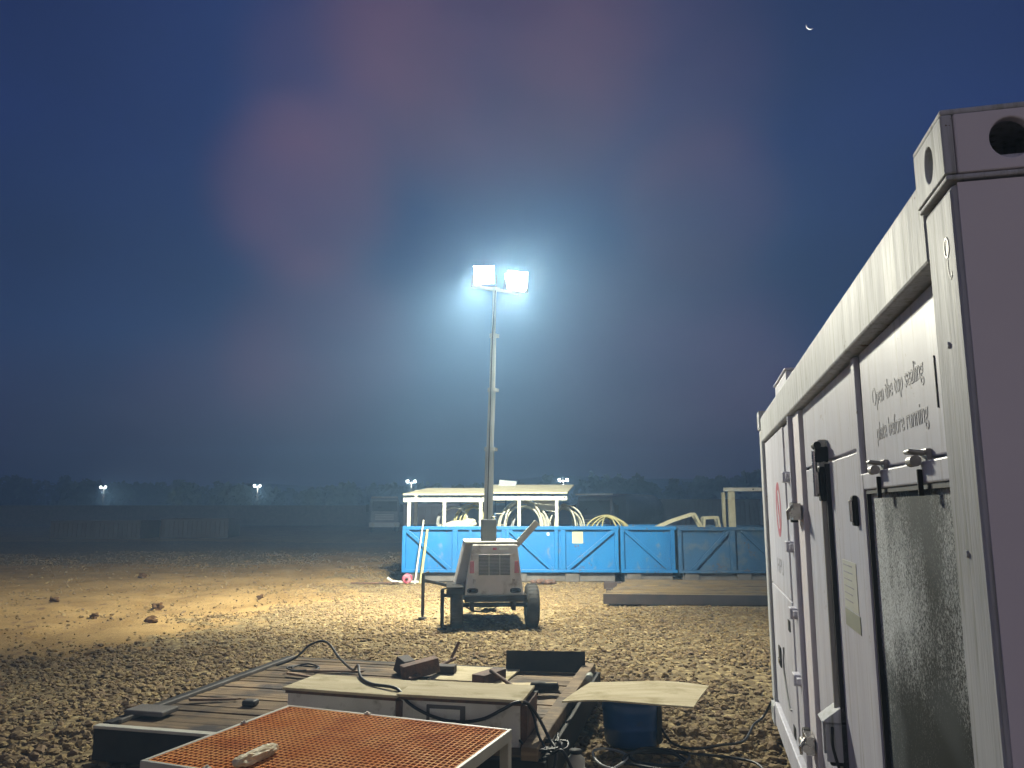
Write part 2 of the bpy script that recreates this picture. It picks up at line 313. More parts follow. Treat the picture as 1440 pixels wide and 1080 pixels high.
hh = mathn(t, 'ADD', mathn(t, 'MULTIPLY', mathn(t, 'SUBTRACT', 1, vor.outputs['Distance']), mathn(t, 'SUBTRACT', 1.05, brk)), mathn(t, 'MULTIPLY', nse(t, V, 9, 7, .7), .55))
l.new(hh, bn.inputs['Height']); l.new(bn.outputs[0], p.inputs['Normal']); me.materials.append(m)

# loose stones
m = bpy.data.materials.new('river_stone'); m.use_nodes = True; t = m.node_tree; n = t.nodes; l = t.links; p = n['Principled BSDF']; p.inputs['Roughness'].default_value = .85; p.inputs['Specular IOR Level'].default_value = .25
ge = n.new('ShaderNodeNewGeometry'); rp = n.new('ShaderNodeValToRGB'); l.new(ge.outputs['Random Per Island'], rp.inputs[0]); e = rp.color_ramp.elements
e[0].color = (.10, .07, .04, 1); e[1].color = (.42, .33, .15, 1)
for ps, c in ((.3, (.20, .14, .065)), (.5, (.31, .23, .10)), (.7, (.18, .12, .08)), (.85, (.35, .25, .10))): q = e.new(ps); q.color = (*c, 1)
tcn = n.new('ShaderNodeTexCoord'); V = tcn.outputs['Object']
x = n.new('ShaderNodeMix'); x.data_type = 'RGBA'; l.new(nse(t, V, 22, 5, .7), x.inputs[0]); l.new(rp.outputs[0], x.inputs[6]); x.inputs[7].default_value = (.15, .10, .05, 1)
l.new(x.outputs[2], p.inputs['Base Color']); M['rock'] = m
def rock_variants(sub, k):
    out = []
    for i in range(k):
        bm = bmesh.new(); bmesh.ops.create_icosphere(bm, subdivisions=sub, radius=1)
        sx, sy, sz = random.uniform(.8, 1.25), random.uniform(.65, .95), random.uniform(.42, .7); o = Vector((i*7.3, 1.1, 4.2))
        vs = []
        for v in bm.verts:
            d = 1+.7*mnoise.noise(v.co*1.2+o)+.3*mnoise.noise(v.co*2.7+o); vs.append((v.co.x*sx*d, v.co.y*sy*d, v.co.z*sz*d))
        out.append((np.array(vs), np.array([[q.index for q in f.verts] for f in bm.faces]))); bm.free()
    return out
A13 = R(13.5)
def blocked(x, y):
    dx, dy = x-.875, y-1.46; t_ = dx*math.sin(A13)+dy*math.cos(A13); d_ = -dx*math.cos(A13)+dy*math.sin(A13)
    b = (t_ > -.05) & (t_ < 5.3) & (d_ < -.08)
    dx, dy = x+3.0, y-5.9; u = dx*math.cos(A13)-dy*math.sin(A13); v = dx*math.sin(A13)+dy*math.cos(A13)
    b |= (u > 0.05) & (u < 3.25) & (v > 0.05) & (v < 2.7)
    b |= (y > 19.5) & (x > -2.8)
    return b
def scatter(name, x0, x1, y0, y1, dens, sub, r0, r1, sandmax, seed, fr=True):
    g = np.random.default_rng(seed); nn = int((x1-x0)*(y1-y0)*dens)
    x = g.uniform(x0, x1, nn); y = g.uniform(y0, y1, nn)
    s = sandiness(x+.5*wob(x*1.7, y*1.7), y+.8*wob(x, y+5)); keep = (g.random(nn) > s*sandmax) & ~blocked(x, y) & (g.random(nn) < (33.5-y)/8) & (g.random(nn) < 1.0-.75*np.clip(wob(x*.8+4, y*.9+1)*2.2-.5, 0, 1))
    if fr: keep &= (np.abs(x) < y*.72+.4)
    x, y = x[keep], y[keep]; nn = len(x); r = r0*(r1/r0)**(g.random(nn)**1.35)*(1+.35*np.clip(wob(x*1.1+9, y*1.3), -.6, 1)); s = s[keep]
    z = gz(x, y) + r*g.uniform(.0, .42, nn)
    V_, F_ = [], []; off = 0; kinds = rock_variants(sub, 10); which = g.integers(0, 10, nn)
    for k, (vv, ff) in enumerate(kinds):
        id_ = np.where(which == k)[0]; c = len(id_)
        a = g.uniform(0, 6.283, c); b = g.normal(0, .35, c); ca, sa, cb, sb = np.cos(a), np.sin(a), np.cos(b), np.sin(b)
        P = vv[None]*r[id_][:, None, None]
        px = P[..., 0]; py = P[..., 1]*cb[:, None]-P[..., 2]*sb[:, None]; pz = P[..., 1]*sb[:, None]+P[..., 2]*cb[:, None]
        Q = np.stack([px*ca[:, None]-py*sa[:, None]+x[id_][:, None], px*sa[:, None]+py*ca[:, None]+y[id_][:, None], pz+z[id_][:, None]], -1)
        V_.append(Q.reshape(-1, 3)); F_.append((ff[None]+(np.arange(c)*len(vv))[:, None, None]+off).reshape(-1, 3)); off += c*len(vv)
    V_ = np.concatenate(V_).astype(np.float32); F_ = np.concatenate(F_).astype(np.int32)
    me = bpy.data.meshes.new(name); me.vertices.add(len(V_)); me.vertices.foreach_set('co', V_.reshape(-1)); me.loops.add(F_.size); me.loops.foreach_set('vertex_index', F_.reshape(-1))
    me.polygons.add(len(F_)); me.polygons.foreach_set('loop_start', np.arange(0, F_.size, 3, dtype=np.int32)); me.update(calc_edges=True); me.polygons.foreach_set('use_smooth', np.zeros(len(F_), bool))
    o = bpy.data.objects.new(name, me); COL.objects.link(o); me.materials.append(M['rock']); return o
tag(scatter('gravel', -5.2, 3.0, 2.6, 6.8, 640, 2, .009, .058, .9, 3), 'loose tan and grey river stones covering the yard nearest the camera', 'gravel', kind='stuff')
tag(scatter('gravel', -7.5, 5.0, 6.8, 10.5, 620, 1, .011, .044, .92, 14), 'loose tan gravel between the plank skid and the light tower', 'gravel', kind='stuff')
tag(scatter('gravel', -13, 7.5, 10.5, 19.6, 420, 1, .009, .034, .93, 4), 'loose pale gravel spread around the light tower and before the blue bins', 'gravel', kind='stuff')
tag(scatter('gravel', -22, -2.7, 19.6, 33, 110, 1, .012, .04, .9, 5), 'thin grey gravel at the far edge of the sandy track', 'gravel', kind='stuff')

# ------------------------------------------------------------------ white generator container
C = empty('generator_container', (.875, 1.46, 0), R(76.5), 'big white steel generator enclosure with corner castings along the right of the yard', 'generator')
LEN, WID, TOP, BOT = 5.22, 2.44, 2.585, .14
def cb(*bx, name, m_, bev=.006, par=None):
    b = MB()
    for q in bx: b.bx(*q)
    return b.build(name, m_, par or C, bev)
cb((.02, LEN-.02, -WID+.02, -.07, BOT+.02, 2.50), name='enclosure_body', m_=M['white'])
# end wall facing the camera, framed
cb((-.005, -.001, -WID, -.010, .28, 2.438), name='end_wall', m_=M['endp'], bev=0)
cb((.0, .19, -.19, 0, BOT+.16, 2.440), name='corner_post', m_=M['rail'], bev=.012)
cb((.0, .19, -WID, -WID+.19, BOT+.16, 2.440), name='corner_post', m_=M['rail'], bev=.012)
cb((LEN-.19, LEN, -.16, 0, BOT+.16, 2.440), name='corner_post', m_=M['rail'], bev=.012)
cb((-.009, .12, -WID+.21, -.21, 2.45, 2.57), name='end_rail', m_=M['endp'], bev=.012)
cb((.19, LEN-.19, -.13, .0, 2.335, 2.53), name='top_rail', m_=M['rail'], bev=.008)
cb((.19, LEN-.19, -.13, .0, BOT, BOT+.17), name='bottom_rail', m_=M['white'], bev=.008)
cb((-.009, .12, -WID+.19, -.19, BOT, .275), name='end_rail', m_=M['endp'], bev=.012)
b = MB(); b.bx(.3, LEN-.3, -.60, -.10, 0, BOT-.003); b.bx(.3, LEN-.3, -WID+.1, -WID+.6, 0, BOT-.003)
b.build('skid', M['skidbrown'], C, .01)
b = MB(); b.bx(3.3, 4.0, -.36, -.03, 2.532, 2.63); b.bx(3.28, 4.02, -.37, -.02, 2.631, 2.645); b.build('roof_vent', M['white'], C, .01)
# corner castings: hollow boxes with oval holes
def holed(w, h, hx, hz, rx, rz, n=24):
    """plate w x h with an oval hole; returns verts2d, faces"""
    outer = []; inner = []
    for i in range(n):
        a = 2*math.pi*i/n; c, s_ = math.cos(a), math.sin(a); inner.append((hx+rx*c*(abs(c)**-.0), hz+rz*s_))
        k = max(abs(c), abs(s_)); ox, oz = c/k, s_/k; outer.append((w/2+ox*w/2, h/2+oz*h/2))
    return outer, inner
def casting(x0, sx, y1, z0, sz, sy=.165, end=None):
    """x0..x0+sx along the side, outer face y1, going in by sy"""
    b = MB(); th = .022; n = 24
    def plate(w, h, hx, hz, rx, rz, f):
        o, i_ = holed(w, h, hx, hz, rx, rz, n); vs = [f(a, c, 0) for a, c in o]+[f(a, c, 0) for a, c in i_]+[f(a, c, th) for a, c in o]+[f(a, c, th) for a, c in i_]
        fs = []
        for k in range(n):
            j = (k+1) % n; fs += [(k, j, n+j, n+k), (2*n+k, 3*n+k, 3*n+j, 2*n+j), (n+k, n+j, 3*n+j, 3*n+k), (k, 2*n+k, 2*n+j, j)]
        b.add(vs, fs)
    plate(sx, sz, sx*.48, sz*.5, .026, sz*.31, lambda a, c, d: (x0+a, y1-d, z0+c))            # side face
    if end is None: plate(sy, sz, sy*.50, sz*.52, .040, .040, lambda a, c, d: (x0+d, y1-th-.0015-a*(1-th/sy), z0+c))  # end face
    else:
        keep = b; b = MB(); plate2 = b
        o, i_ = holed(sy, sz, sy*.50, sz*.52, .042, .042, n); f = lambda a, c, d: (x0+d, y1-th-.0015-a*(1-th/sy), z0+c)
        vs = [f(a, c, 0) for a, c in o]+[f(a, c, 0) for a, c in i_]+[f(a, c, th) for a, c in o]+[f(a, c, th) for a, c in i_]; fs = []
        for k in range(n):
            j = (k+1) % n; fs += [(k, j, n+j, n+k), (2*n+k, 3*n+k, 3*n+j, 2*n+j), (n+k, n+j, 3*n+j, 3*n+k), (k, 2*n+k, 2*n+j, j)]
        b.add(vs, fs); end.append(b); b = keep
    b.bx(x0, x0+sx, y1-sy, y1, z0+sz, z0+sz+.012); b.bx(x0+.002, x0+sx-.002, y1-sy, y1-.002, z0-.012, z0-.001)
    b.bx(x0+sx-th, x0+sx-.001, y1-sy, y1-th-.002, z0, z0+sz-.001); b.bx(x0+th+.001, x0+sx-th-.001, y1-sy, y1-sy+th, z0, z0+sz-.001)
    return b
ep = []; cc = casting(-.012, .205, .012, 2.455, .125, .22, ep).build('corner_casting', M['rail'], C, .004); ep[0].build('end_face', M['endp'], cc, .004)
casting(LEN-.19, .20, .012, 2.455, .125).build('corner_casting', M['rail'], C, .004)
casting(-.012, .205, -WID+.21, 2.455, .125, .22).build('corner_casting', M['rail'], C, .004)
casting(-.012, .205, .012, BOT, .125).build('corner_casting', M['rail'], C, .004)
casting(LEN-.19, .20, .012, BOT, .125).build('corner_casting', M['rail'], C, .004)
# near bay: text panel above, framed screen door below
cb((.20, 1.235, -.072, -.048, 1.925, 2.33), name='top_cover_panel', m_=M['white'], bev=.004)
d = cb((.20, .262, -.07, -.030, .33, 1.915), (1.222, 1.262, -.07, -.030, .33, 1.915), (.262, 1.222, -.07, -.030, 1.86, 1.915), (.262, 1.222, -.07, -.030, .33, .40), name='screen_door_frame', m_=M['white'], bev=.005)
cb((.262, 1.222, -.062, -.050, .40, 1.86), name='radiator_screen', m_=M['screen'], bev=0, par=d)
b = MB(); b.bx(.262, .278, -.05, -.036, .40, 1.86); b.bx(1.206, 1.222, -.05, -.036, .40, 1.86); b.bx(.278, 1.206, -.05, -.036, 1.846, 1.86); b.build('screen_gasket', M['seal'], d)
b = MB(); b.cyl((.232, -.026, .42), (.232, -.026, 1.88), .009); b.build('edge_tube', M['chrome'], d)
b = MB(); b.bx(.376, .381, -.048, -.0455, 2.035, 2.16); b.build('drip_edge', M['black'], C)
def clasp(x, z, name='draw_latch'):
    b = MB(); b.bx(x-.03, x+.03, -.048, -.036, z-.03, z+.03); b.tube([(x-.02, -.036, z+.02), (x-.02, .0, z+.024), (x+.02, .0, z+.024), (x+.02, -.036, z+.02)], .006); b.cyl((x-.022, -.012, z), (x+.022, -.012, z), .014)
    o = b.build(name, M['zinc'], C, .003); q = MB(); q.bx(x-.005, x+.005, -.03, -.018, z-.085, z-.02); q.build('latch_handle', M['black'], o, .002)
clasp(.955, 1.915); clasp(.495, 1.915)
cb((1.262, 1.345, -.075, -.060, .33, 2.33), name='dark_gap', m_=M['seal'], bev=0)
cb((1.285, 1.345, -.058, -.038, .33, 2.33), name='door_jamb', m_=M['white'], bev=.004)
# middle bay: cover strip, right leaf, left leaf and locking rod
cb((1.345, 2.80, -.072, -.050, 2.012, 2.33), name='top_cover_panel', m_=M['white'], bev=.004)
D1 = cb((1.345, 2.00, -.072, -.046, .33, 2.000), name='door', m_=M['white'], bev=.006)
D2 = cb((2.125, 2.80, -.072, -.050, .33, 2.000), name='door', m_=M['white'], bev=.006)
b = MB(); b.bx(2.000, 2.022, -.072, -.028, .33, 1.99); b.build('door_seal', M['seal'], D1); b = MB(); b.bx(2.085, 2.125, -.07, -.062, .33, 1.99); b.build('door_seal', M['seal'], D2)
b = MB(); b.cyl((2.055, -.030, .36), (2.055, -.030, 2.10), .019); b.build('locking_rod', M['cream2'], C)
b = MB(); b.bx(2.02, 2.10, -.05, -.008, 1.83, 1.98); b.bx(2.035, 2.085, -.05, .004, 2.0, 2.07); b.cyl((2.02, -.004, 2.075), (2.10, -.004, 2.075), .016); b.build('rod_lock', M['black'], C, .006)
b = MB(); b.cyl((2.058, .006, 1.85), (2.058, .006, 2.05), .011); b.bx(2.04, 2.08, -.006, .006, 1.86, 1.96); b.build('lock_bolt', M['chrome'], C, .003)
b = MB(); b.bx(1.42, 1.465, -.046, -.028, 1.735, 1.845); o = b.build('recessed_handle', M['black'], D1, .006)
b = MB(); b.bx(1.432, 1.452, -.03, -.018, 1.75, 1.83); b.build('handle_grip', M['chrome'], o, .004)
# instruction paper with greenish footer
b = MB(); b.bx(1.54, 1.82, -.046, -.0440, 1.41, 1.595); o = b.build('notice', M['paper'], D1)
b = MB(); b.bx(1.52, 1.82, -.046, -.0432, 1.34, 1.405); b.build('notice_footer', M['tint'], o)
b = MB()
for k in range(6):
    b.bx(1.80-random.uniform(.16, .22), 1.80, -.044, -.0434, 1.575-k*.027, 1.580-k*.027)
b.build('notice_lines', M['ink'], o)
# big box lock low on the rod
b = MB(); b.bx(2.00, 2.13, -.05, .035, .90, .915); b.bx(2.00, 2.012, -.05, .035, .76, .915); b.hexa([(2.0, -.05, .915), (2.13, -.05, .915), (2.13, .05, .915), (2.0, .05, .915)], [(2.0, -.05, .96), (2.13, -.05, .96), (2.13, -.04, .985), (2.0, -.04, .985)]); b.bx(2.118, 2.13, -.05, .03, .76, .90)
o = b.build('lock_box', M['rail'], C, .004); b = MB(); b.bx(2.015, 2.115, -.048, .022, .74, .90); b.build('padlock', M['black'], o, .01)
b = MB(); b.tube(spline([(1.99, .01, .90), (1.93, .02, .84), (1.90, 0, .74), (1.92, -.02, .62)]), .006); b.build('lock_strap', M['black'], o)
# divider channel and far bay
cb((2.80, 2.84, -.075, -.06, .33, 2.33), name='dark_gap', m_=M['seal'], bev=0)
cb((2.84, 3.13, -.07, -.030, .33, 2.33), name='divider_post', m_=M['endp'], bev=.004)
cb((3.13, 3.17, -.07, -.006, .33, 2.33), name='door_jamb', m_=M['white'], bev=.004)
D3 = cb((3.19, 3.62, -.07, -.032, .33, 2.32), name='narrow_door', m_=M['white'], bev=.005)
D4 = cb((3.64, LEN-.21, -.07, -.024, 1.225, 2.32), name='upper_door', m_=M['white'], bev=.005)
D5 = cb((3.64, LEN-.21, -.07, -.024, .33, 1.215), name='lower_door', m_=M['white'], bev=.005)
for z in (1.99, 1.57, 1.18, .80):
    b = MB(); b.bx(3.35, 3.56, -.032, -.002, z-.018, z+.018); b.bx(3.40, 3.50, -.032, .012, z-.035, z+.03); b.build('hinge', M['white'], D3, .006)
for z in (1.78, .58):
    b = MB(); b.bx(2.87, 3.0, -.022, .020, z-.045, z+.045); b.cyl((2.86, .022, z-.01), (3.02, .022, z-.01), .02); b.tube([(2.9, .02, z+.03), (2.86, .05, z+.0), (2.88, .045, z-.04)], .009)
    o = b.build('lever_latch', M['chrome'], C, .006); b = MB(); b.bx(3.0, 3.05, -.02, .018, z-.06, z+.05); b.build('latch_keeper', M['black'], o, .005)
for x, z in ((3.83, 1.05), (3.83, .40)):
    b = MB(); b.bx(x-.05, x+.05, -.024, -.018, z-.035, z+.035); b.build('vent_hole', M['black'], D5)
b = MB(); b.bx(4.50, 4.64, -.024, -.014, .66, .80); o = b.build('recessed_handle', M['black'], D5, .004); b = MB(); b.bx(4.53, 4.60, -.014, -.006, .68, .72); b.build('handle_grip', M['chrome'], o, .003)
b = MB(); b.tube(spline([(4.28, -.02, .84), (4.25, -.012, .70), (4.0, -.012, .52), (3.95, -.02, .50)]), .006); b.build('cable_loop', M['hoseg'], D5)
# red emblem: tall diamond ring made of two leaf shapes, and letters below
def loopband(cx, cz, rx, rz, w, y, name, par, m_=M['red']):
    b = MB(); n_ = 28; o_ = []; i_ = []
    for k in range(n_):
        a = 2*math.pi*k/n_; o_.append((cx+rx*math.cos(a), cz+rz*math.sin(a))); i_.append((cx+(rx-w)*math.cos(a), cz+(rz-w)*math.sin(a)))
    vs = [(x_, y, z_) for x_, z_ in o_+i_]+[(x_, y+.001, z_) for x_, z_ in o_+i_]
    fs = []
    for k in range(n_):
        j = (k+1) % n_; fs += [(k, j, n_+j, n_+k), (2*n_+k, 3*n_+k, 3*n_+j, 2*n_+j), (k, 2*n_+k, 2*n_+j, j), (n_+k, n_+j, 3*n_+j, 3*n_+k)]
    b.add(vs, fs); return b.build(name, m_, par)
e0 = loopband(4.14, 1.79, .17, .19, .055, -.0235, 'red_emblem', D4)
b = MB(); b.obox((4.14, -.0228, 1.79), (.06, .0015, .33), (0, R(32), 0)); b.build('emblem_stroke', M['red'], e0)
def text(body, x, z, size, y, m_, par, name, sx=1.0, ext=.0004):
    cu = bpy.data.curves.new(name, 'FONT'); cu.body = body; cu.size = size; cu.extrude = ext; cu.materials.append(m_); cu.space_character = 1.0
    o = bpy.data.objects.new(name, cu); COL.objects.link(o); o.parent = par; o.location = (x, y, z); o.rotation_euler = (R(90), 0, R(180)); o.scale = (sx, 1, 1)
    bpy.context.view_layer.update(); me = bpy.data.meshes.new_from_object(o.evaluated_get(bpy.context.evaluated_depsgraph_get()))
    q = bpy.data.objects.new(name, me); COL.objects.link(q); q.parent = par; q.location = o.location; q.rotation_euler = o.rotation_euler; q.scale = o.scale; bpy.data.objects.remove(o); return q
text('HPU', 4.46, 1.345, .15, -.0232, M['ink'], D4, 'door_lettering', 1.6)
text('Open the top sealing', 1.075, 2.125, .082, -.0472, M['ink'], C, 'warning_lettering', .86)
text('plate before running', 1.045, 2.012, .082, -.0472, M['ink'], C, 'warning_lettering', .86)
# lifting mark on the near post: circle, inner stroke and hook
hk = M['cream2']
e1 = loopband(.060, 2.325, .015, .022, .004, .0004, 'lifting_mark', C, hk)
b = MB(); b.bx(.058, .062, .0002, .0014, 2.31, 2.34); b.tube([(.060, .001, 2.300), (.060, .001, 2.277), (.056, .001, 2.262), (.048, .001, 2.256), (.041, .001, 2.262), (.040, .001, 2.270)], .0022, 6); hm = b.build('hook_mark', hk, e1); hm.scale = (1, .3, 1)
# rivets on frame
for z in np.arange(.45, 2.2, .42): MB().cyl((.10, -.001, z), (.10, .004, z), .008, .006, 10).build('rivet', M['rail'], C)

# ------------------------------------------------------------------ light tower trailer
def floodhead(par, c, yaw, tilt, glassm, w=.34, h=.29, side=1):
    """glass looks along local -y turned by yaw, tilted down"""
    o = MB().bx(-w/2-.004, w/2+.004, .012, .085, -h/2-.004, h/2+.004)
    for k in range(9): o.bx(-w/2+.01+k*w/9.5, -w/2+.02+k*w/9.5, .085, .13, -h/2, h/2)
    o = o.build('floodlight', M['darkgrey'], par, .004, loc=c, rot=(R(tilt), 0, R(yaw)))
    MB().bx(-w/2, w/2, 0, .012, -h/2, h/2).build('glass', glassm, o)
    MB().tube([(-w/2-.03, .05, 0), (-w/2-.04, .05, -h/2-.05), (w/2+.04, .05, -h/2-.05), (w/2+.03, .05, 0)], .012, 6).build('yoke', M['darkgrey'], o)
    return o
T = empty('light_tower', (-.27, 12.05, 0), R(5), 'light tower trailer with lit floodlights on a tall mast, before the blue bin', 'light tower')
b = MB(); b.hexa([(-.45, 0, .50), (.45, 0, .50), (.45, .5, .50), (-.45, .5, .50)], [(-.33, .06, 1.245), (.36, .06, 1.245), (.36, .5, 1.245), (-.33, .5, 1.245)]); hood = b.build('hood', M['grey'], T, .015)
b = MB(); b.hexa([(-.60, .30, .56), (.45, .50, .56), (.45, 1.55, .56), (-.60, 1.55, .56)], [(-.44, .22, 1.26), (.37, .5, 1.26), (.37, 1.35, 1.26), (-.44, 1.35, 1.26)]); b.build('side_cowl', M['grey'], T, .015)
b = MB(); b.bx(-.45, .37, .1, 1.3, 1.262, 1.285); b.build('hood_lid', M['cream2'], T, .004)
sl = (.06)/.745
def onhood(z, off=0): return (z-.5)*sl - off
lp = MB()
for (x0, x1) in ((-.235, -.085), (-.07, .08), (.095, .245)):
    for k in range(15):
        z = .80+k*.021; lp.obox(((x0+x1)/2, onhood(z, .006), z), (x1-x0, .014, .009), (R(30), 0, 0))
lp.build('louver', M['darkgrey'], hood)
for x in (-.325, .325):
    q = MB(); pts = []
    for k in range(16): a = 2*math.pi*k/16; pts.append((x+.085*math.copysign(abs(math.cos(a))**.6, math.cos(a)), .565+.038*math.copysign(abs(math.sin(a))**.7, math.sin(a))))
    q.prism(pts, -.012, .02); o = q.build('tail_light', M['black'], hood, .004)
    MB().bx(x-.05, x+.05, -.018, -.011, .55, .58).build('lens', M['glassd'], o)
for x, z0, z1 in ((-.335, .82, 1.0), (.345, .82, 1.0)):
    MB().hexa([(x-.035, onhood(z0, .008), z0), (x+.035, onhood(z0, .008), z0), (x+.035, onhood(z0)+.01, z0), (x-.035, onhood(z0)+.01, z0)], [(x-.03, onhood(z1, .008), z1), (x+.03, onhood(z1, .008), z1), (x+.03, onhood(z1)+.01, z1), (x-.03, onhood(z1)+.01, z1)]).build('reflector', M['redlens'], hood, .004)
b = MB(); b.bx(-.50, .50, .02, 1.7, .43, .495); b.bx(-.45, .45, -.03, .02, .40, .50); b.beam((-.3, 1.7, .45), (0, 2.9, .45), .08, .08); b.beam((.3, 1.7, .45), (0, 2.9, .45), .08, .08); b.bx(-.36, -.30, .1, .4, .26, .43); b.bx(.28, .34, .1, .4, .26, .43); b.build('chassis', M['black'], T, .006)
b = MB(); b.cyl((-.55, .25, .33), (.58, .25, .33), .035); b.build('axle', M['black'], T)
b = MB()
for k in range(5): b.lathe([(.03, -.02), (.05, 0), (.03, .02)], (-.15+.04*k, .24, .24+.02*(k % 2)), 8)
b.tube([(-.42, .2, .3), (-.3, .22, .24), (-.1, .2, .22), (.05, .22, .3)], .012, 6); b.build('under_hoses', M['black'], T)
def wheel(par, x, y, rr, w):
    o = MB(); o.lathe([(rr*.58, -w/2), (rr*.88, -w/2), (rr*.97, -w*.4), (rr, -w*.2), (rr, w*.2), (rr*.97, w*.4), (rr*.88, w/2), (rr*.58, w/2)], (0, 0, 0), 32, 'x')
    for k in range(28):
        a = 2*math.pi*k/28; o.obox((0, math.cos(a)*rr, math.sin(a)*rr), (w*.7, .02, .007), (a+math.pi/2, 0, 0))
    wo = o.build('wheel', M['rubber'], par, loc=(x, y, rr+.0))
    MB().lathe([(0, -.04), (rr*.2, -.05), (rr*.25, -.02), (rr*.5, -.03), (rr*.6, -w*.45), (rr*.6, w*.45), (rr*.5, .03), (rr*.25, .03), (0, .04)], (0, 0, 0), 24, 'x').build('rim', M['grey'], wo)
    return wo
for x in (-.56, .60):
    wo = wheel(T, x, .26, .325, .19); wo.location.z = .315
b = MB(); b.bx(-.72, -.47, -.12, .66, .60, .635); b.bx(-.72, -.47, -.12, -.10, .52, .60); b.build('fender', M['black'], T, .01)
b = MB(); pts = [( .26+.37*math.cos(a), .33+.37*math.sin(a)) for a in np.linspace(.15, 2.5, 12)]; q = [(.26+.345*math.cos(a), .33+.345*math.sin(a)) for a in np.linspace(2.5, .15, 12)]
vs = []
for (y_, z_) in pts: vs.append((.44, y_, z_))
for (y_, z_) in pts: vs.append((.65, y_, z_))
for (y_, z_) in reversed(q): vs.append((.44, y_, z_))
for (y_, z_) in reversed(q): vs.append((.65, y_, z_))
fs = []
for k in range(11): fs += [(k, k+1, 12+k+1, 12+k), (24+k, 36+k, 36+k+1, 24+k+1), (k, 24+k, 24+k+1, k+1), (12+k, 12+k+1, 36+k+1, 36+k)]
fs += [(0, 12, 36, 24), (11, 35, 47, 23)]

MB().hexa([(.08, onhood(1.165, .004), 1.165), (.22, onhood(1.165, .004), 1.165), (.22, onhood(1.165)+.01, 1.165), (.08, onhood(1.165)+.01, 1.165)], [(.08, onhood(1.20, .004), 1.20), (.22, onhood(1.20, .004), 1.20), (.22, onhood(1.20)+.01, 1.20), (.08, onhood(1.20)+.01, 1.20)]).build('decal', M['paper'], hood)
MB().hexa([(-.02, onhood(1.165, .004), 1.165), (.04, onhood(1.165, .004), 1.165), (.04, onhood(1.165)+.01, 1.165), (-.02, onhood(1.165)+.01, 1.165)], [(-.02, onhood(1.20, .004), 1.20), (.04, onhood(1.20, .004), 1.20), (.04, onhood(1.20)+.01, 1.20), (-.02, onhood(1.20)+.01, 1.20)]).build('decal', M['red'], hood)
for x in (-.30, .30):
    MB().bx(x-.02, x+.02, onhood(.70, .018), onhood(.70)+.01, .66, .74).build('latch', M['zinc'], hood, .003)
for x in (-.40, -.13, .14, .40): MB().cyl((x, onhood(.52, .008), .52), (x, onhood(.52)+.01, .52), .009, n=8).build('bolt', M['zinc'], hood)
# outriggers with jack legs on the left
for (x, y, zl, zt) in ((-.78, .05, .0, .58), (-1.10, 1.25, .0, .72)):
    b = MB(); b.bx(x-.028, x+.028, y-.028, y+.028, .06, zt); b.cyl((x, y, .0), (x, y, .06), .02); b.lathe([(0, .0), (.07, 0), (.07, .02), (.02, .03)], (x, y, 0), 14); b.beam((x, y, .50 if y < 1 else .62), (-.46, y+.02, .47), .05, .05); b.cyl((x-.02, y, zt), (x+.1, y, zt+.03), .012)
    b.build('outrigger', M['black'], T, .004)
# propped-up door strut at right
MB().beam((.36, .3, 1.22), (.70, .3, 1.58), .025, .10).build('raised_flap', M['cream2'], T, .004)
MB().bx(-.18, .06, .38, .62, 1.27, 1.62).build('mast_column', M['darkcol'], T, .012)
mast = [((-.07, .5, 1.60), (-.045, .5, 2.74), .072), ((-.045, .5, 2.72), (-.012, .5, 3.71), .058), ((-.012, .5, 3.69), (.005, .5, 4.62), .047), ((.005, .5, 4.60), (.025, .5, 5.42), .032)]
for a, c, r_ in mast:
    b = MB(); b.cyl(a, c, r_, n=20); c0 = Vector(a); d = (Vector(c)-c0).normalized(); b.cyl(Vector(c)-d*.03, Vector(c)+d*.03, r_+.015, n=20); b.bx(c[0]+r_*.6, c[0]+r_+.05, .47, .53, c[2]-.03, c[2]+.02)
    b.build('mast_section', M['galv'], T)
MB().tube(spline([(.03, .43, 5.38), (-.02, .43, 4.4), (-.05, .42, 3.2), (-.09, .41, 1.62)]), .008, 6).build('lamp_cable', M['cable'], T)
MB().tube([(x, y, z) for x, y, z in [(.02+.06*math.cos(a), .5+.06*math.sin(a), 1.66+a*.0) for a in np.linspace(0, 6.28, 20)]], .01, 6).build('clamp_ring', M['chrome'], T)
MB().beam((-.36, .5, 5.46), (.42, .5, 5.36), .05, .05).build('head_bar', M['galv'], T, .004)
HEADS = []
for c, yaw, tilt in (((-.16, .42, 5.64), -6, 16), ((.395, .42, 5.56), 10, 16), ((-.14, .60, 5.66), 150, 16), ((.36, .60, 5.57), 210, 16)):
    HEADS.append(floodhead(T, c, yaw, tilt, M['lampglass']))
def spot(par, c, target_local, power, size, blend, rad, color, name='floodlight_beam'):
    ld = bpy.data.lights.new(name, 'SPOT'); ld.energy = power; ld.spot_size = R(size); ld.spot_blend = blend; ld.shadow_soft_size = rad; ld.color = color
    o = bpy.data.objects.new(name, ld); COL.objects.link(o); o.parent = par; o.location = c
    o.rotation_euler = (Vector(target_local)-Vector(c)).to_track_quat('-Z', 'Y').to_euler(); return o
LC = (1.0, .97, .79)
spot(T, (-.17, .26, 5.60), (.8, -8, 0), 760*LAMP_W, 140, .9, .12, LC)
spot(T, (.39, .26, 5.52), (2.2, -8, 0), 1350*LAMP_W, 150, .7, .12, LC)
spot(T, (-.22, .76, 5.62), (-3.8, 7.5, 0), 5000*LAMP_W, 140, 1.0, .12, LC)
spot(T, (.42, .76, 5.53), (.5, 5.5, 0), 1700*LAMP_W, 128, .95, .12, LC)

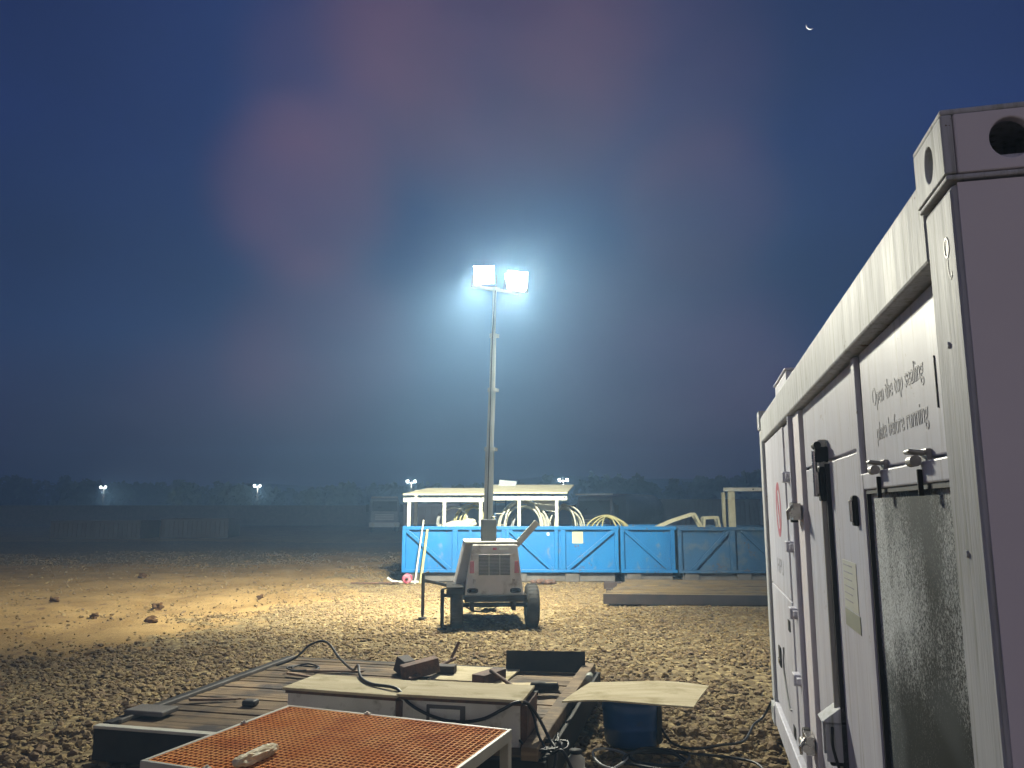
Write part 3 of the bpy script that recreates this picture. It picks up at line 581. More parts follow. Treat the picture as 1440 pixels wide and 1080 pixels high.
# ------------------------------------------------------------------ distant light towers
F0 = empty('light_tower', (0, 0, 0), 0, 'distant tower', 'light tower', 'distant lit light towers')
MB().hexa([(-.5, -.4, .5), (.5, -.4, .5), (.5, 1.1, .5), (-.5, 1.1, .5)], [(-.35, -.3, 1.25), (.35, -.3, 1.25), (.35, 1, 1.25), (-.35, 1, 1.25)]).build('hood', M['grey'], F0, .02)
MB().bx(-.5, .5, -.3, 1.2, .35, .495).build('chassis', M['black'], F0)
for x in (-.6, .6): MB().lathe([(0, -.1), (.3, -.1), (.33, 0), (.3, .1), (0, .1)], (x, .3, .33), 16, 'x').build('wheel', M['rubber'], F0)
MB().cyl((0, .2, 1.25), (0, .2, 5.2), .05, .03).build('mast', M['black'], F0)
MB().beam((-.5, .2, 5.0), (.5, .2, 5.0), .05, .05).build('head_bar', M['black'], F0)
for sx in (-.48, .48):
    o = MB().bx(sx-.15, sx+.15, .02, .12, 4.99, 5.31).build('floodlight', M['darkgrey'], F0); MB().bx(sx-.14, sx+.14, 0, .018, 5.0, 5.3).build('glass', M['farlamp'], o)
ld = bpy.data.lights.new('far_beam', 'SPOT'); ld.energy = 9000; ld.spot_size = R(175); ld.spot_blend = 1; ld.shadow_soft_size = .3; ld.color = (.95, 1, .9)
lo = bpy.data.objects.new('far_beam', ld); COL.objects.link(lo); lo.parent = F0; lo.location = (0, -.45, 5.15); lo.rotation_euler = (R(62), 0, 0)
far = [(-62.9, 120, -.2, 'furthest left of the distant lit light towers, two glowing heads', 20), (-39.2, 120, 0, 'distant lit light tower between the leftmost one and the grey truck', 14), (-12.95, 100, 0, 'distant lit light tower above the left end of the cream canopy', 6), (6.25, 95, 0, 'distant lit light tower above the right end of the cream canopy', -4)]
for i, (x, y, dz, lab, yaw) in enumerate(far):
    o = F0 if i == 0 else copy_tree(F0); o.location = (x, y, dz); o.rotation_euler = (0, 0, R(-yaw)); o['label'] = lab
o = empty('street_lamp', (19.8, 150, 0), 0, 'tiny bright lamp on a far pole, right of the dark truck', 'lamp')
MB().cyl((0, 0, 0), (0, 0, 5.45), .08, .05).build('pole', M['galv'], o); MB().lathe([(0, -.25), (.22, -.15), (.26, 0), (.22, .15), (0, .25)], (0, 0, 5.6), 12).build('lamp', M['tinylamp'], o)

# ------------------------------------------------------------------ blue bins
def basket(name, x0, x1, y0, y1, z0, z1, posts, diags, m_, label):
    o = empty(name, (x0, y0, 0), 0, label, 'steel bin'); w = x1-x0; dp = y1-y0
    MB().bx(.04, w-.04, .085, .097, z0+.06, z1-.06).bx(.04, w-.04, dp-.06, dp-.05, z0+.06, z1-.06).bx(.05, .062, .07, dp-.07, z0+.06, z1-.06).bx(w-.062, w-.05, .07, dp-.07, z0+.06, z1-.06).build('wall_panel', m_, o)
    MB().bx(.05, w-.05, .07, dp-.07, z0+.05, z0+.07).build('floor_plate', M['skid'], o)
    MB().bx(0, w, 0, .09, z1-.09, z1).bx(0, w, dp-.09, dp, z1-.09, z1).bx(0, .09, .09, dp-.09, z1-.09, z1).bx(w-.09, w, .09, dp-.09, z1-.09, z1).build('top_rail', m_, o, .01)
    MB().bx(0, w, 0, .09, z0, z0+.07).bx(0, w, dp-.09, dp, z0, z0+.07).bx(0, .09, .09, dp-.09, z0, z0+.07).bx(w-.09, w, .09, dp-.09, z0, z0+.07).build('bottom_rail', m_, o, .006)
    for px, pw in posts:
        MB().bx(px-pw/2, px+pw/2, .003, .085, z0+.07, z1-.09).build('post', m_, o, .006)
    for a, c, up in diags:
        p0, p1 = ((a, z1-.09), (c, z0+.07)) if up else ((a, z0+.07), (c, z1-.09))
        MB().beam((p0[0], .045, p0[1]), (p1[0], .045, p1[1]), .078, .085, (0, 0, 1)).build('diagonal_brace', m_, o, .004)
    q = MB(); k = .15
    while k < w-.3: q.bx(k, k+.35, .05, dp-.05, .0, z0); k += 1.3
    q.bx(.1, w-.1, .12, .2, 0, z0-.002); q.build('skid', M['skid'], o, .01)
    return o
B1 = basket('steel_bin', -2.73, 2.66, 19.6, 21.9, .225, 1.35, [(.045, .09), (1.31, .13), (1.70, .06), (2.52, .10), (2.62, .08), (3.83, .09), (4.0, .12), (5.33, .09)],
            [(.09, 1.20, True), (2.66, 3.72, True), (4.10, 5.28, False)], M['blue'], 'long bright blue open steel bin with diagonal braces behind the light tower')
MB().bx(4.235, 4.50, .079, .0845, .93, 1.21).build('notice', M['signy'], B1)
b = MB()
for k in range(5): b.bx(4.27, 4.27+random.uniform(.12, .2), .0775, .0795, 1.16-k*.045, 1.17-k*.045)
b.build('notice_lines', M['tint'], B1)
MB().bx(3.60, 3.66, .079, .0845, 1.12, 1.19).build('sticker', M['paper'], B1)
B2 = basket('steel_bin', 2.70, 4.10, 19.62, 21.9, .215, 1.345, [(.045, .09), (1.30, .10)], [(.12, 1.20, True)], M['blue'], 'short blue steel bin between the long bright bin and the darkened bin')
B3 = basket('steel_bin', 4.14, 9.6, 19.64, 21.9, .205, 1.33, [(.045, .09), (1.36, .13), (2.72, .1), (4.1, .1), (5.4, .09)], [(.35, 1.28, False), (1.6, 2.6, True)], M['blue2'], 'blue steel bin at the right, paint darkened for dim light, partly behind the generator')
# canopies
def canopy(x0, x1, y0, y1, zf, zb, px, label, left_ext=0, right_ext=0, name='canopy'):
    o = empty(name, (x0, y0, 0), 0, label, 'canopy', 'cream canopies over the blue bin'); w = x1-x0; d = y1-y0
    MB().hexa([(-left_ext*0, -.05, zf+.10), (w, -.05, zf+.10), (w+right_ext, d, zb), (left_ext, d, zb)], [(-left_ext*0, -.05, zf+.135), (w, -.05, zf+.135), (w+right_ext, d, zb+.04), (left_ext, d, zb+.04)]).build('roof', M['cream'], o)
    MB().bx(0, w, 0, .07, zf-.07, zf+.035).build('fascia', M['cream2'], o, .006)
    for x in px:
        MB().bx(x-x0-.042, x-x0+.042, .005, .075, .30, zf-.062).build('post', M['cream2'], o, .004)
    for x in (px[0], px[-1]):
        MB().bx(x-x0-.04, x-x0+.04, d-.12, d-.05, .30, zb-.02).build('post', M['cream2'], o, .004)
    q = MB()
    for x in (px[0]+.28, px[1]+.2): q.cyl((x-x0, -.006, zf), (x-x0, .0, zf), .018, n=8)
    q.build('bolts', M['black'], o); return o
canopy(-2.75, -.66, 19.78, 21.3, 2.02, 2.30, [-2.60, -1.71, -.79], 'cream sloped canopy over the left end of the long blue bin', left_ext=.45)
canopy(-1.0+.42, 1.40, 19.80, 21.7, 2.06, 2.40, [.18, 1.13], 'cream sloped canopy right of the mast over the long blue bin', right_ext=.32)
# coils
def coil(c, rr, nring, fan, m_, label, ry=.0, thick=.022, group='hose coils hung in the blue bins', flat=1.0):
    b = MB()
    for k in range(nring):
        f = (k+.5)/nring-.5; a0 = f*fan; r_ = rr*random.uniform(.82, 1.05); ox = random.uniform(-.04, .04)
        pts = []
        for i in range(30):
            w = 2*math.pi*i/30; x = r_*math.cos(w); z = r_*math.sin(w)*flat*(1+.05*math.sin(2*w+k)); pts.append((x*math.cos(a0)+ox, x*math.sin(a0)+f*.22, z))
        b.tube(pts, thick, 6, True)
    o = b.build('hose_coil', m_, None, loc=c, rot=(0, 0, ry)); tag(o, label, 'hose coil', group); return o
coil((-1.50, 20.5, 1.42), .46, 2, .5, M['hoseg'], 'thin grey hose loop behind the second canopy post', thick=.032)
coil((-.98, 20.6, 1.38), .52, 9, 2.4, M['hosey'], 'yellowish hose coil left of the mast under the canopy', thick=.02)
coil((.28, 20.5, 1.33), .63, 10, 1.6, M['hose'], 'largest pale hose coil, right of the mast under the canopy', thick=.026)
coil((.50, 20.9, 1.30), .58, 6, 2.0, M['hoseg'], 'grey hose coil behind the largest pale coil', thick=.022)
coil((1.35, 20.7, 1.28), .58, 6, 2.6, M['hose'], 'pale hose coil hanging at the right canopy post', thick=.022)
coil((2.50, 20.8, 1.12), .62, 9, 2.8, M['hosey'], 'low flattened hose coil in the middle of the blue bins', thick=.02, flat=.75)
# sacks, plates, ladder, frames
def blob(name, loc, r, m_, seed, sub=3, label=None, cat=None, amp=.35, group=None, parent=None, rot=None):
    bm = bmesh.new(); bmesh.ops.create_icosphere(bm, subdivisions=sub, radius=1); o_ = Vector((seed*3.7, seed, -seed))
    for v in bm.verts:
        d = 1+amp*mnoise.noise(v.co*1.3+o_)+amp*.4*mnoise.noise(v.co*3.3+o_); v.co = Vector((v.co.x*r[0]*d, v.co.y*r[1]*d, v.co.z*r[2]*d))
    me = bpy.data.meshes.new(name); bm.to_mesh(me); bm.free(); me.polygons.foreach_set('use_smooth', [True]*len(me.polygons)); me.materials.append(m_)
    o = bpy.data.objects.new(name, me); COL.objects.link(o); o.location = loc; o.parent = parent
    if rot: o.rotation_euler = rot
    return tag(o, label, cat, group)
blob('sack', (-1.45, 20.2, 1.28), (.42, .3, .18), M['sack'], 3, label='long pale sack lying on the load behind the second canopy post', cat='sack')
blob('sack', (-1.12, 20.35, 1.42), (.20, .16, .12), M['sack'], 5, label='small pale sack on top, just left of the yellowish coil', cat='sack')
tag(MB().bx(-.30, .30, -.012, .012, -.13, .13).build('hanging_board', M['cream2'], None, .004, loc=(.86, 20.3, 1.87), rot=(0, R(10), R(10))), 'tilted pale board hanging under the right canopy', 'board')
tag(MB().bx(-.24, .24, -.16, .16, -.012, .012).build('roof_plate', M['galv'], None, .004, loc=(-.12, 21.45, 2.46), rot=(R(30), R(6), R(0))), 'grey metal plate resting on the canopy roof beside the mast', 'metal plate')
o = empty('ladder', (-.30, 20.3, .3), 0, 'metal ladder standing in the blue bin just right of the mast', 'ladder', rot=(R(-6), 0, 0))
for x in (-.14, .14): MB().bx(x-.015, x+.015, -.02, .02, 0, 1.85).build('side_rail', M['blue2'], o)
for k in range(6): MB().cyl((-.13, 0, .2+.29*k), (.13, 0, .2+.29*k), .013, n=8).build('rung', M['cream2'], o)
o = empty('white_frame', (5.62, 20.2, .3), 0, 'upright cream portal frame standing in the darkened blue bin', 'frame')
for x in (0.02, 1.6): MB().bx(x-.04, x+.12, 0, .12, 0, 1.92).bx(x-.12, x-.05, .3, .42, 0, 1.90).build('post', M['cream'], o, .006)
MB().bx(-.13, 2.1, 0, .12, 1.925, 2.02).build('top_beam', M['cream2'], o, .006); MB().cyl((.62, -.004, 1.975), (.62, .0, 1.975), .022, n=10).build('bolt', M['black'], o)
def bentframe(loc, pts, label, ww=.07, dd=.3):  # bent steel frames leaning over the bin edges
    o = MB()
    for k in range(len(pts)-1):
        for y in (0, dd): o.beam((pts[k][0], y, pts[k][1]), (pts[k+1][0], y, pts[k+1][1]), .05, ww)
    for x, z in pts: o.beam((x, 0, z), (x, dd, z), .045, ww*.8)
    return tag(o.build('bent_frame', M['cream'], None, .004, loc=loc), label, 'metal frame')
bentframe((3.7, 20.3, 1.15), [(-.1, .08), (.45, .32), (1.02, .50), (1.22, .14)], 'fallen cream frame leaning over the edge of the darkened bin')
bentframe((4.98, 20.3, 1.12), [(-.05, -.05), (.0, .42), (.34, .44), (.42, -.02)], 'small cream hoop frame beside the fallen cream frame')
# things by the bin
def pole(a, c, r_, m_, label):
    a, c = Vector(a), Vector(c); return tag(MB().cyl((0, 0, 0), c-a, r_, n=10).build('pole', m_, None, loc=a), label, 'pole', 'poles leaning on the blue bin')
pole((-2.33, 19.05, .0), (-2.20, 19.56, 1.50), .022, M['cream2'], 'taller thin white pole leaning on the blue bin')
pole((-2.20, 19.10, .0), (-2.10, 19.55, 1.27), .034, M['hosey'], 'shorter thick yellowish pole leaning on the blue bin')
o = empty('red_bucket', (-2.52, 19.15, .0), 0, 'round red can lying below the left corner of the blue bin', 'can')
MB().lathe([(0, -.11), (.09, -.12), (.115, -.10), (.12, 0), (.115, .10), (.09, .12), (0, .11)], (0, 0, .12), 20, 'y').build('can_body', M['red'], o); MB().lathe([(0, -.15), (.035, -.15), (.035, -.11)], (0, 0, .12), 12, 'y').build('cap', M['black'], o)
tag(MB().tube([(-.25, 0, .14), (-.12, 0, .05), (.1, 0, .04), (.5, .05, .035)], .035, 8).build('bent_pipe', M['cream2'], None, loc=(-2.75, 19.1, .0)), 'bent white pipe beside the red can under the bin corner', 'pipe')
tag(MB().tube([(0, 0, .03), (.5, .05, .02), (1.15, -.05, .05)], .02, 6).build('stick', M['rust'], None, loc=(-3.85, 19.0, .0)), 'thin dark stick lying on the gravel left of the blue bin', 'stick')
for k in range(5):
    blob('rusty_lump', (.52+.11*k+.02*(k % 2), 19.05+.05*(k % 3), .05), (.09, .07, .06), M['rust'], k+11, 2, 'brown rusty lump heaped under the blue bin right of the trailer', 'scrap', group='rusty lumps under the blue bin')
# low timber deck at right
o = empty('timber_platform', (1.72, 15.04, 0), R(-5), 'low stack of yellowish timber planks in front of the darkened bin', 'timber platform')
for yy in (.02, 1.4, 2.9): MB().bx(.1, 4.6, yy, yy+.14, 0, .155).build('bearer', M['timberd'], o, .006)
MB().bx(0, 4.6, -.005, .018, .015, .197).build('front_board', M['timberd'], o, .004)
for k in range(11):
    x0 = .05+.055*k+random.uniform(-.03, .03); MB().bx(x0, 4.6, .025+k*.285, .025+k*.285+.262, .158, .198+random.uniform(-.008, .006)).build('plank', M['timbery'], o, .005)

# ------------------------------------------------------------------ wooden deck skid in the foreground
K = empty('plank_skid', (-3.0, 5.9, 0), -A13, 'low steel framed skid with weathered plank floor behind the orange grating', 'skid')
MB().bx(0, 3.3, -.02, .06, .02, .235).build('end_channel', M['black'], K, .006); MB().bx(0, 3.3, 2.69, 2.77, .02, .235).build('end_channel', M['black'], K, .006)
MB().bx(-.0, .07, .065, 2.685, .02, .26).build('side_channel', M['black'], K, .006)
MB().bx(.10, .13, .1, 2.65, .245, .275).build('edge_angle', M['skid'], K, .004)
MB().bx(3.14, 3.25, .0, 2.76, .2, .315).build('side_beam', M['wood'], K, .008)
MB().bx(3.26, 3.30, .065, 2.685, .02, .24).build('side_channel', M['black'], K, .006)
MB().bx(0, 2.2, -.03, .035, .238, .258).build('front_lip', M['cream2'], K, .003)
y = .07; k = 0
while y < 2.6:
    wd = random.choice([.09, .12, .18, .15]); wd = min(wd, 2.67-y); zt = .245+random.uniform(-.008, .006)
    MB().bx(.075+random.uniform(0, .02), 3.13, y, y+wd-.012, .20, zt).build('plank', M['wood'], K, .004); y += wd; k += 1
MB().bx(.02, .35, .25, .45, .262, .30).build('corner_plate', M['skid'], K, .01)
def deckpt(u, v, z): c, s_ = math.cos(A13), math.sin(A13); return Vector((-3.0+u*c+v*s_, 5.9-u*s_+v*c, z))
# white cabinets with wooden lids
def cabinet(fl, yaw, w, d, z0, z1, label, panel):
    o = empty('battery_cabinet', (fl[0], fl[1], z0), R(yaw), label, 'cabinet', 'white cabinets on the plank skid'); h = z1-z0
    MB().bx(.015, w-.015, .02, d, 0, h-.04).build('body', M['boxw'], o, .006)
    MB().bx(-.01, w+.01, -.01, d+.01, h-.018, h).build('lid', M['plypale'], o, .003)
    MB().bx(.005, w-.005, .005, d, h-.04, h-.019).build('lid_frame', M['rust'], o, .002)
    MB().bx(w-.014, w+.03, .03, d-.02, 0, h-.042).build('end_frame', M['rust'], o, .004)
    if panel:
        f = MB().bx(.20, .47, .008, .0195, .03, h-.062).build('label_plate', M['skid'], o, .003); MB().bx(.225, .435, .004, .0075, .05, h-.085).build('label', M['boxw'], f)
        q = MB()
        for k in range(4): q.bx(.24, .41, .002, .0036, .07+k*.028, .075+k*.028)
        q.build('label_lines', M['tint'], f)
    return o
cabinet((-1.609, 5.741), -16.5, .86, .44, .25, .55, 'left pale cabinet with wooden lid crossed by a black cable', False)
cabinet((-.774, 5.52), -12, .855, .43, .25, .555, 'right pale cabinet with a grey label plate and a wooden lid', True)
# barrel and plywood
o = empty('blue_barrel', (.93, 6.36, 0), 0, 'cut-down dark blue plastic barrel under the pale plywood sheet', 'barrel')
MB().lathe([(0, .005), (.195, .005), (.21, .03), (.212, .12), (.220, .13), (.218, .15), (.222, .25), (.228, .262), (.225, .28), (.226, .345), (.214, .352), (.205, .34), (.19, .05), (0, .04)], (0, 0, 0), 40).build('barrel_body', M['barrel'], o)
MB().tube([(.232*math.cos(a), .232*math.sin(a), .335) for a in np.linspace(0, 6.283, 40)[:-1]], .009, 6, True).build('rim_ring', M['barrel'], o)
q = MB()
for k in range(6): q.tube([(.228*math.cos(-.35-.07*k), .228*math.sin(-.35-.07*k), .03), (.233*math.cos(-.32-.08*k), .233*math.sin(-.32-.08*k), .18), (.231*math.cos(-.36-.06*k), .231*math.sin(-.36-.06*k), .30)], .006, 5)
q.build('torn_wrap', M['seal'], o)
cs = [Vector((.376, 6.145, .335)), Vector((.643, 6.671, .35)), Vector((1.587, 6.543, .375)), Vector((1.311, 5.893, .352))]
b = MB(); nu, nv_ = 24, 10; vs = []
for s_ in (0, .012):
    for j in range(nv_+1):
        for i in range(nu+1):
            u, v = i/nu, j/nv_; P_ = cs[0].lerp(cs[3], u).lerp(cs[1].lerp(cs[2], u), v); vs.append((P_.x, P_.y, P_.z+.022*math.sin(u*math.pi)-.02*(u-.5)*v+.01*math.sin(u*7+v*3)*.5+s_+.012))
fs = []; nn = (nu+1)*(nv_+1)
for j in range(nv_):
    for i in range(nu):
        a = j*(nu+1)+i; fs += [(a, a+nu+1, a+nu+2, a+1), (nn+a, nn+a+1, nn+a+nu+2, nn+a+nu+1)]
ed = [i for i in range(nu+1)]+[j*(nu+1)+nu for j in range(1, nv_+1)]+[nv_*(nu+1)+i for i in range(nu-1, -1, -1)]+[j*(nu+1) for j in range(nv_-1, 0, -1)]
for k in range(len(ed)): a, c = ed[k], ed[(k+1) % len(ed)]; fs.append((a, c, nn+c, nn+a))
b.add(vs, fs); tag(b.build('plywood_sheet', M['plypale'], None), 'thin warped pale plywood sheet laid across the blue barrel', 'plywood sheet')
# orange grating table
gyaw = math.atan2(4.877-5.45, -.059+1.546); G = empty('grating_platform', (-1.936, 4.286, 0), gyaw, 'orange fibreglass grating platform on white square legs, nearest the camera', 'platform')
gw, gd, gzt = 1.60, 1.235, .50
npx = 46; npy = 31
for nm, z0, z1, mt in (('bars', gzt-.034, gzt-.004, 'tray'), ('lit_top', gzt-.004, gzt, 'frp')):  # lamp-lit tops and shaded sides of the bars painted as two colours
    q = MB()
    for i in range(npx+1):
        x = .03+i*(gw-.06)/npx; q.bx(x-.0026, x+.0026, .03, gd-.03, z0, z1-.0004)
    for j in range(npy+1):
        y = .03+j*(gd-.06)/npy; q.bx(.03, gw-.03, y-.0032, y+.0032, z0+.0004, z1)
    q.build(nm, M[mt], G)
MB().bx(0, gw, 0, .022, gzt-.06, gzt+.002).bx(0, gw, gd-.022, gd, gzt-.06, gzt+.002).bx(0, .022, .022, gd-.022, gzt-.06, gzt+.002).bx(gw-.022, gw, .022, gd-.022, gzt-.06, gzt+.002).build('frame', M['cream2'], G, .003)
MB().bx(.022, gw-.022, .022, gd-.022, gzt-.045, gzt-.037).build('under_tray', M['timberd'], G)
for x, y in ((.03, .03), (gw-.03, .03), (.03, gd-.03), (gw-.03, gd-.03)): MB().bx(x-.028, x+.028, y-.028, y+.028, 0, gzt-.061).build('leg', M['cream2'], G, .005)
for x, y in ((.03, gd*.62), (.62, gd-.02), (gw-.02, gd*.28), (gw-.02, gd*.30), (.42, .02)): MB().bx(x-.02, x+.02, y-.012, y+.012, gzt+.003, gzt+.012).cyl((x, y, gzt+.012), (x, y, gzt+.02), .008, n=8).build('clip', M['cream2'], G, .002)
# crumpled wrapper
bm = bmesh.new(); bmesh.ops.create_icosphere(bm, subdivisions=4, radius=1)
for v in bm.verts:
    c = v.co.copy(); x = math.copysign(abs(c.x)**.6, c.x); w_ = .75+.35*mnoise.noise(Vector((c.x*2.2, 3, 1))); d = 1+.35*mnoise.noise(c*3.5)+.25*mnoise.noise(c*8); v.co = Vector((x*.17, c.y*.048*d*w_*1.1, c.z*.03*d+.028))
me = bpy.data.meshes.new('wrapper'); bm.to_mesh(me); bm.free(); me.materials.append(M['wrap']); o = bpy.data.objects.new('crumpled_wrapper', me); COL.objects.link(o); o.location = (-1.33, 4.28, .502); o.rotation_euler = (0, 0, R(68))
tag(o, 'crumpled yellowish plastic wrapper lying on the orange grating', 'wrapper')
# tools and scrap on the skid behind the cabinets
def gat(px, py, z):
    x, y_ = (px-720)/1088, (540-py)/1088; p_ = R(9.1); fy = math.cos(p_)-math.sin(p_)*y_; u = math.sin(p_)+math.cos(p_)*y_; k_ = (z-1.8)/u; return Vector((x*k_, fy*k_, z))
def lay(name, px, py, size, yaw, m_, label, cat, z=.25, tilt=(0, 0), bev=.006):
    P_ = gat(px, py, z); return tag(MB().bx(-size[0]/2, size[0]/2, -size[1]/2, size[1]/2, 0, size[2]).build(name, m_, None, bev, loc=(P_.x, P_.y, z), rot=(R(tilt[0]), R(tilt[1]), R(yaw))), label, cat)
lay('wooden_board', 668, 950, (.72, .62, .018), -14, M['plypale'], 'pale board lying on the skid behind the cabinets', 'board', .252)
lay('wooden_board', 735, 966, (.62, .16, .02), 4, M['ply'], 'narrow tan plank lying right behind the right cabinet', 'board', .272)
lay('wooden_block', 592, 950, (.34, .13, .13), 24, M['rust'], 'long brown wooden block left of the other scrap on the skid', 'block', .27, (0, -10))
lay('wooden_block', 566, 945, (.14, .12, .14), 50, M['timberd'], 'dark wooden wedge at the left end of the scrap', 'block', .26, (20, 0))
lay('wooden_block', 628, 946, (.17, .12, .07), -8, M['timberd'], 'small dark tray block beside the long brown block', 'block', .272)
lay('steel_case', 688, 958, (.13, .36, .085), -32, M['rust'], 'brown box section lying on the pale board', 'box section', .272, (0, 0))
tag(MB().bx(-.38, .38, -.008, .008, 0, .19).build('steel_plate', M['black'], None, .003, loc=(.32, 7.75, .25), rot=(R(-12), 0, R(-6))), 'upright black steel plate on the back of the skid', 'steel plate')
for a, c, lab in (((635, 925, .36), (646, 908, .5), 'dark bar sticking up from the scrap on the skid'), ((575, 955, .28), (640, 935, .34), 'dark bar lying across the long brown block'), ((690, 943, .37), (725, 956, .30), 'thin bar resting over the brown box section')):
    P0, P1 = gat(*a[:2], a[2]), gat(*c[:2], a[2]); P1.z = c[2]; P1.y = P0.y+.05 if c[2] > .45 else P1.y
    if c[2] > .45: P1.x = P0.x+.07
    tag(MB().cyl((0, 0, 0), P1-P0, .016, n=8).build('iron_bar', M['rust'], None, loc=P0), lab, 'iron bar')
o = empty('hand_tool', gat(765, 975, .26), R(10), 'black power tool lying at the right end of the cabinets', 'tool'); MB().lathe([(0, -.12), (.04, -.11), (.05, -.04), (.035, .02), (.03, .12), (0, .13)], (0, 0, .05), 14, 'x').build('motor_housing', M['black'], o); MB().beam((-.06, 0, .04), (-.09, -.1, .02), .035, .03).build('handle', M['black'], o, .006)
o = empty('glass_bottle', gat(829, 957, .318), R(-10), 'small greenish bottle lying on the right beam of the skid', 'bottle'); MB().lathe([(0, -.09), (.028, -.09), (.032, -.07), (.032, .03), (.013, .06), (.013, .10), (0, .10)], (0, 0, .033), 16, 'y').build('bottle_body', M['tint'], o); MB().lathe([(0, .1), (.015, .1), (.015, .12), (0, .12)], (0, 0, .033), 12, 'y').build('cap', M['cream2'], o)
o = empty('plastic_canister', (.42, 5.42, 0), 0, 'small pale canister with a dark cap beside the skid beam', 'canister'); MB().lathe([(0, 0), (.055, 0), (.06, .02), (.06, .17), (.03, .20), (.03, .215)], (0, 0, 0), 18).build('canister_body', M['cream2'], o); MB().lathe([(.04, .205), (.042, .225), (0, .225)], (0, 0, 0), 16).build('cap', M['black'], o)
lay('rubber_block', 352, 992, (.11, .09, .045), -10, M['seal'], 'small black rubber block on the planks left of the cabinets', 'block', .252, bev=.014)
# cables
def cable(pts, r_, label, m_='cable'):
    return tag(MB().tube(spline(pts, 8), r_, 8).build('cable', M[m_], None), label, 'cable')
cable([(-2.3, 7.9, .28), (-2.15, 8.0, .33), (-2.0, 8.0, .46), (-1.82, 7.9, .50), (-1.6, 7.5, .42), (-1.38, 7.0, .42), (-1.22, 6.4, .57), (-1.12, 6.0, .565), (-1.0, 5.78, .562), (-.80, 5.62, .566), (-.70, 5.50, .50), (-.55, 5.43, .44), (-.38, 5.38, .41), (-.2, 5.36, .43), (-.06, 5.33, .50), (.02, 5.33, .54), (.1, 5.36, .53), (.17, 5.4, .44), (.24, 5.35, .32), (.28, 5.22, .255), (.22, 5.0, .05), (.35, 4.8, .03)], .011, 'thick black cable arching over the left cabinet and sagging across the right one')
cable([(.1, 5.42, .52), (.14, 5.40, .45), (.18, 5.30, .33), (.25, 5.2, .27), (.32, 5.12, .3), (.42, 5.0, .12), (.52, 4.85, .03), (.6, 4.7, .03)], .009, 'black cable dropping beside the right cabinet to the gravel')
cable([(.05, 5.36, .30), (.12, 5.25, .262), (.22, 5.28, .262), (.3, 5.4, .33), (.3, 5.2, .33), (.4, 5.1, .15), (.5, 5.05, .03), (.62, 5.2, .03), (.7, 5.5, .04)], .008, 'thin black cable looped over the right skid beam')
cable([(.50, 6.0, .05), (.46, 5.75, .06), (.55, 5.5, .05), (.72, 5.6, .07), (.82, 5.85, .06), (.70, 6.05, .05), (.58, 5.9, .07), (.62, 5.6, .07), (.85, 5.5, .05)], .009, 'grey cable loops on the stones left of the blue barrel', 'hoseg')
cable([(1.13, 6.3, .16), (1.2, 6.15, .06), (1.35, 6.05, .05), (1.55, 6.1, .06), (1.75, 6.2, .06), (1.95, 6.6, .07), (2.08, 6.75, .1), (2.15, 6.7, .25)], .010, 'black cable from the barrel across the stones to the generator')
cable([(1.1, 6.05, .05), (1.3, 5.9, .06), (1.55, 5.85, .05), (1.7, 5.7, .05), (1.65, 5.4, .05), (1.45, 5.3, .06)], .009, 'second black cable curling on the stones right of the barrel')
rc = random.Random(12)
def loops(cx, cy, r_, z, n_, spread, th, lab, m_='cable'):
    pts = []; a = rc.uniform(0, 6)
    for k in range(n_*6):
        a += 1.05+rc.uniform(-.15, .15); q = r_*rc.uniform(.75, 1.15); pts.append((cx+q*math.cos(a)+rc.uniform(-spread, spread), cy+q*.8*math.sin(a)+rc.uniform(-spread, spread), z+rc.uniform(0, .03)))
    return cable(pts, th, lab, m_)
loops(.22, 5.30, .13, .275, 2, .03, .008, 'tangle of thin black cable on the right end of the skid planks')
loops(1.02, 5.78, .22, .05, 3, .05, .009, 'black cable coil lying on the stones in front of the blue barrel')
loops(-2.0, 7.75, .15, .275, 2, .04, .008, 'thin black cable coil at the back left of the skid')
for px, py, w_, yaw, lab in ((470, 945, .5, 8, 'thin splintered batten at the back of the skid'), (430, 952, .42, -25, 'short splintered batten left of the cabinets'), (300, 985, .35, 12, 'small batten lying on the bare planks at the left')):
    P_ = gat(px, py, .262); tag(MB().hexa([(-w_/2, -.02, 0), (w_/2, -.012, 0), (w_/2+.03, .016, 0), (-w_/2-.02, .022, 0)], [(-w_/2, -.02, .02), (w_/2, -.012, .016), (w_/2+.03, .016, .016), (-w_/2-.02, .022, .02)]).build('batten', M['timber'], None, .003, loc=P_, rot=(0, R(2), R(yaw))), lab, 'batten', 'battens on the skid')
# clods on the sandy track
for px, py, s_, lab in ((200, 813, .16, 'dark clod of earth alone near the gravel band'), (75, 843, .13, 'small dark clod furthest left on the sandy track'), (133, 862, .12, 'round dark clod left of the flat ones'), (222, 853, .16, 'reddish clod in the middle of the sandy track'), (213, 871, .13, 'flat dark clod at the near edge of the track'), (366, 838, .10, 'small dark clod towards the trailer')):
    P_ = gat(px, py, 0); blob('earth_clod', (P_.x, P_.y, float(gz(P_.x, P_.y))+s_*.3), (s_*.6, s_*.45, s_*.4), M['clod'], px*.1, 3, lab, 'clod', 1.1, 'clods on the sandy track')

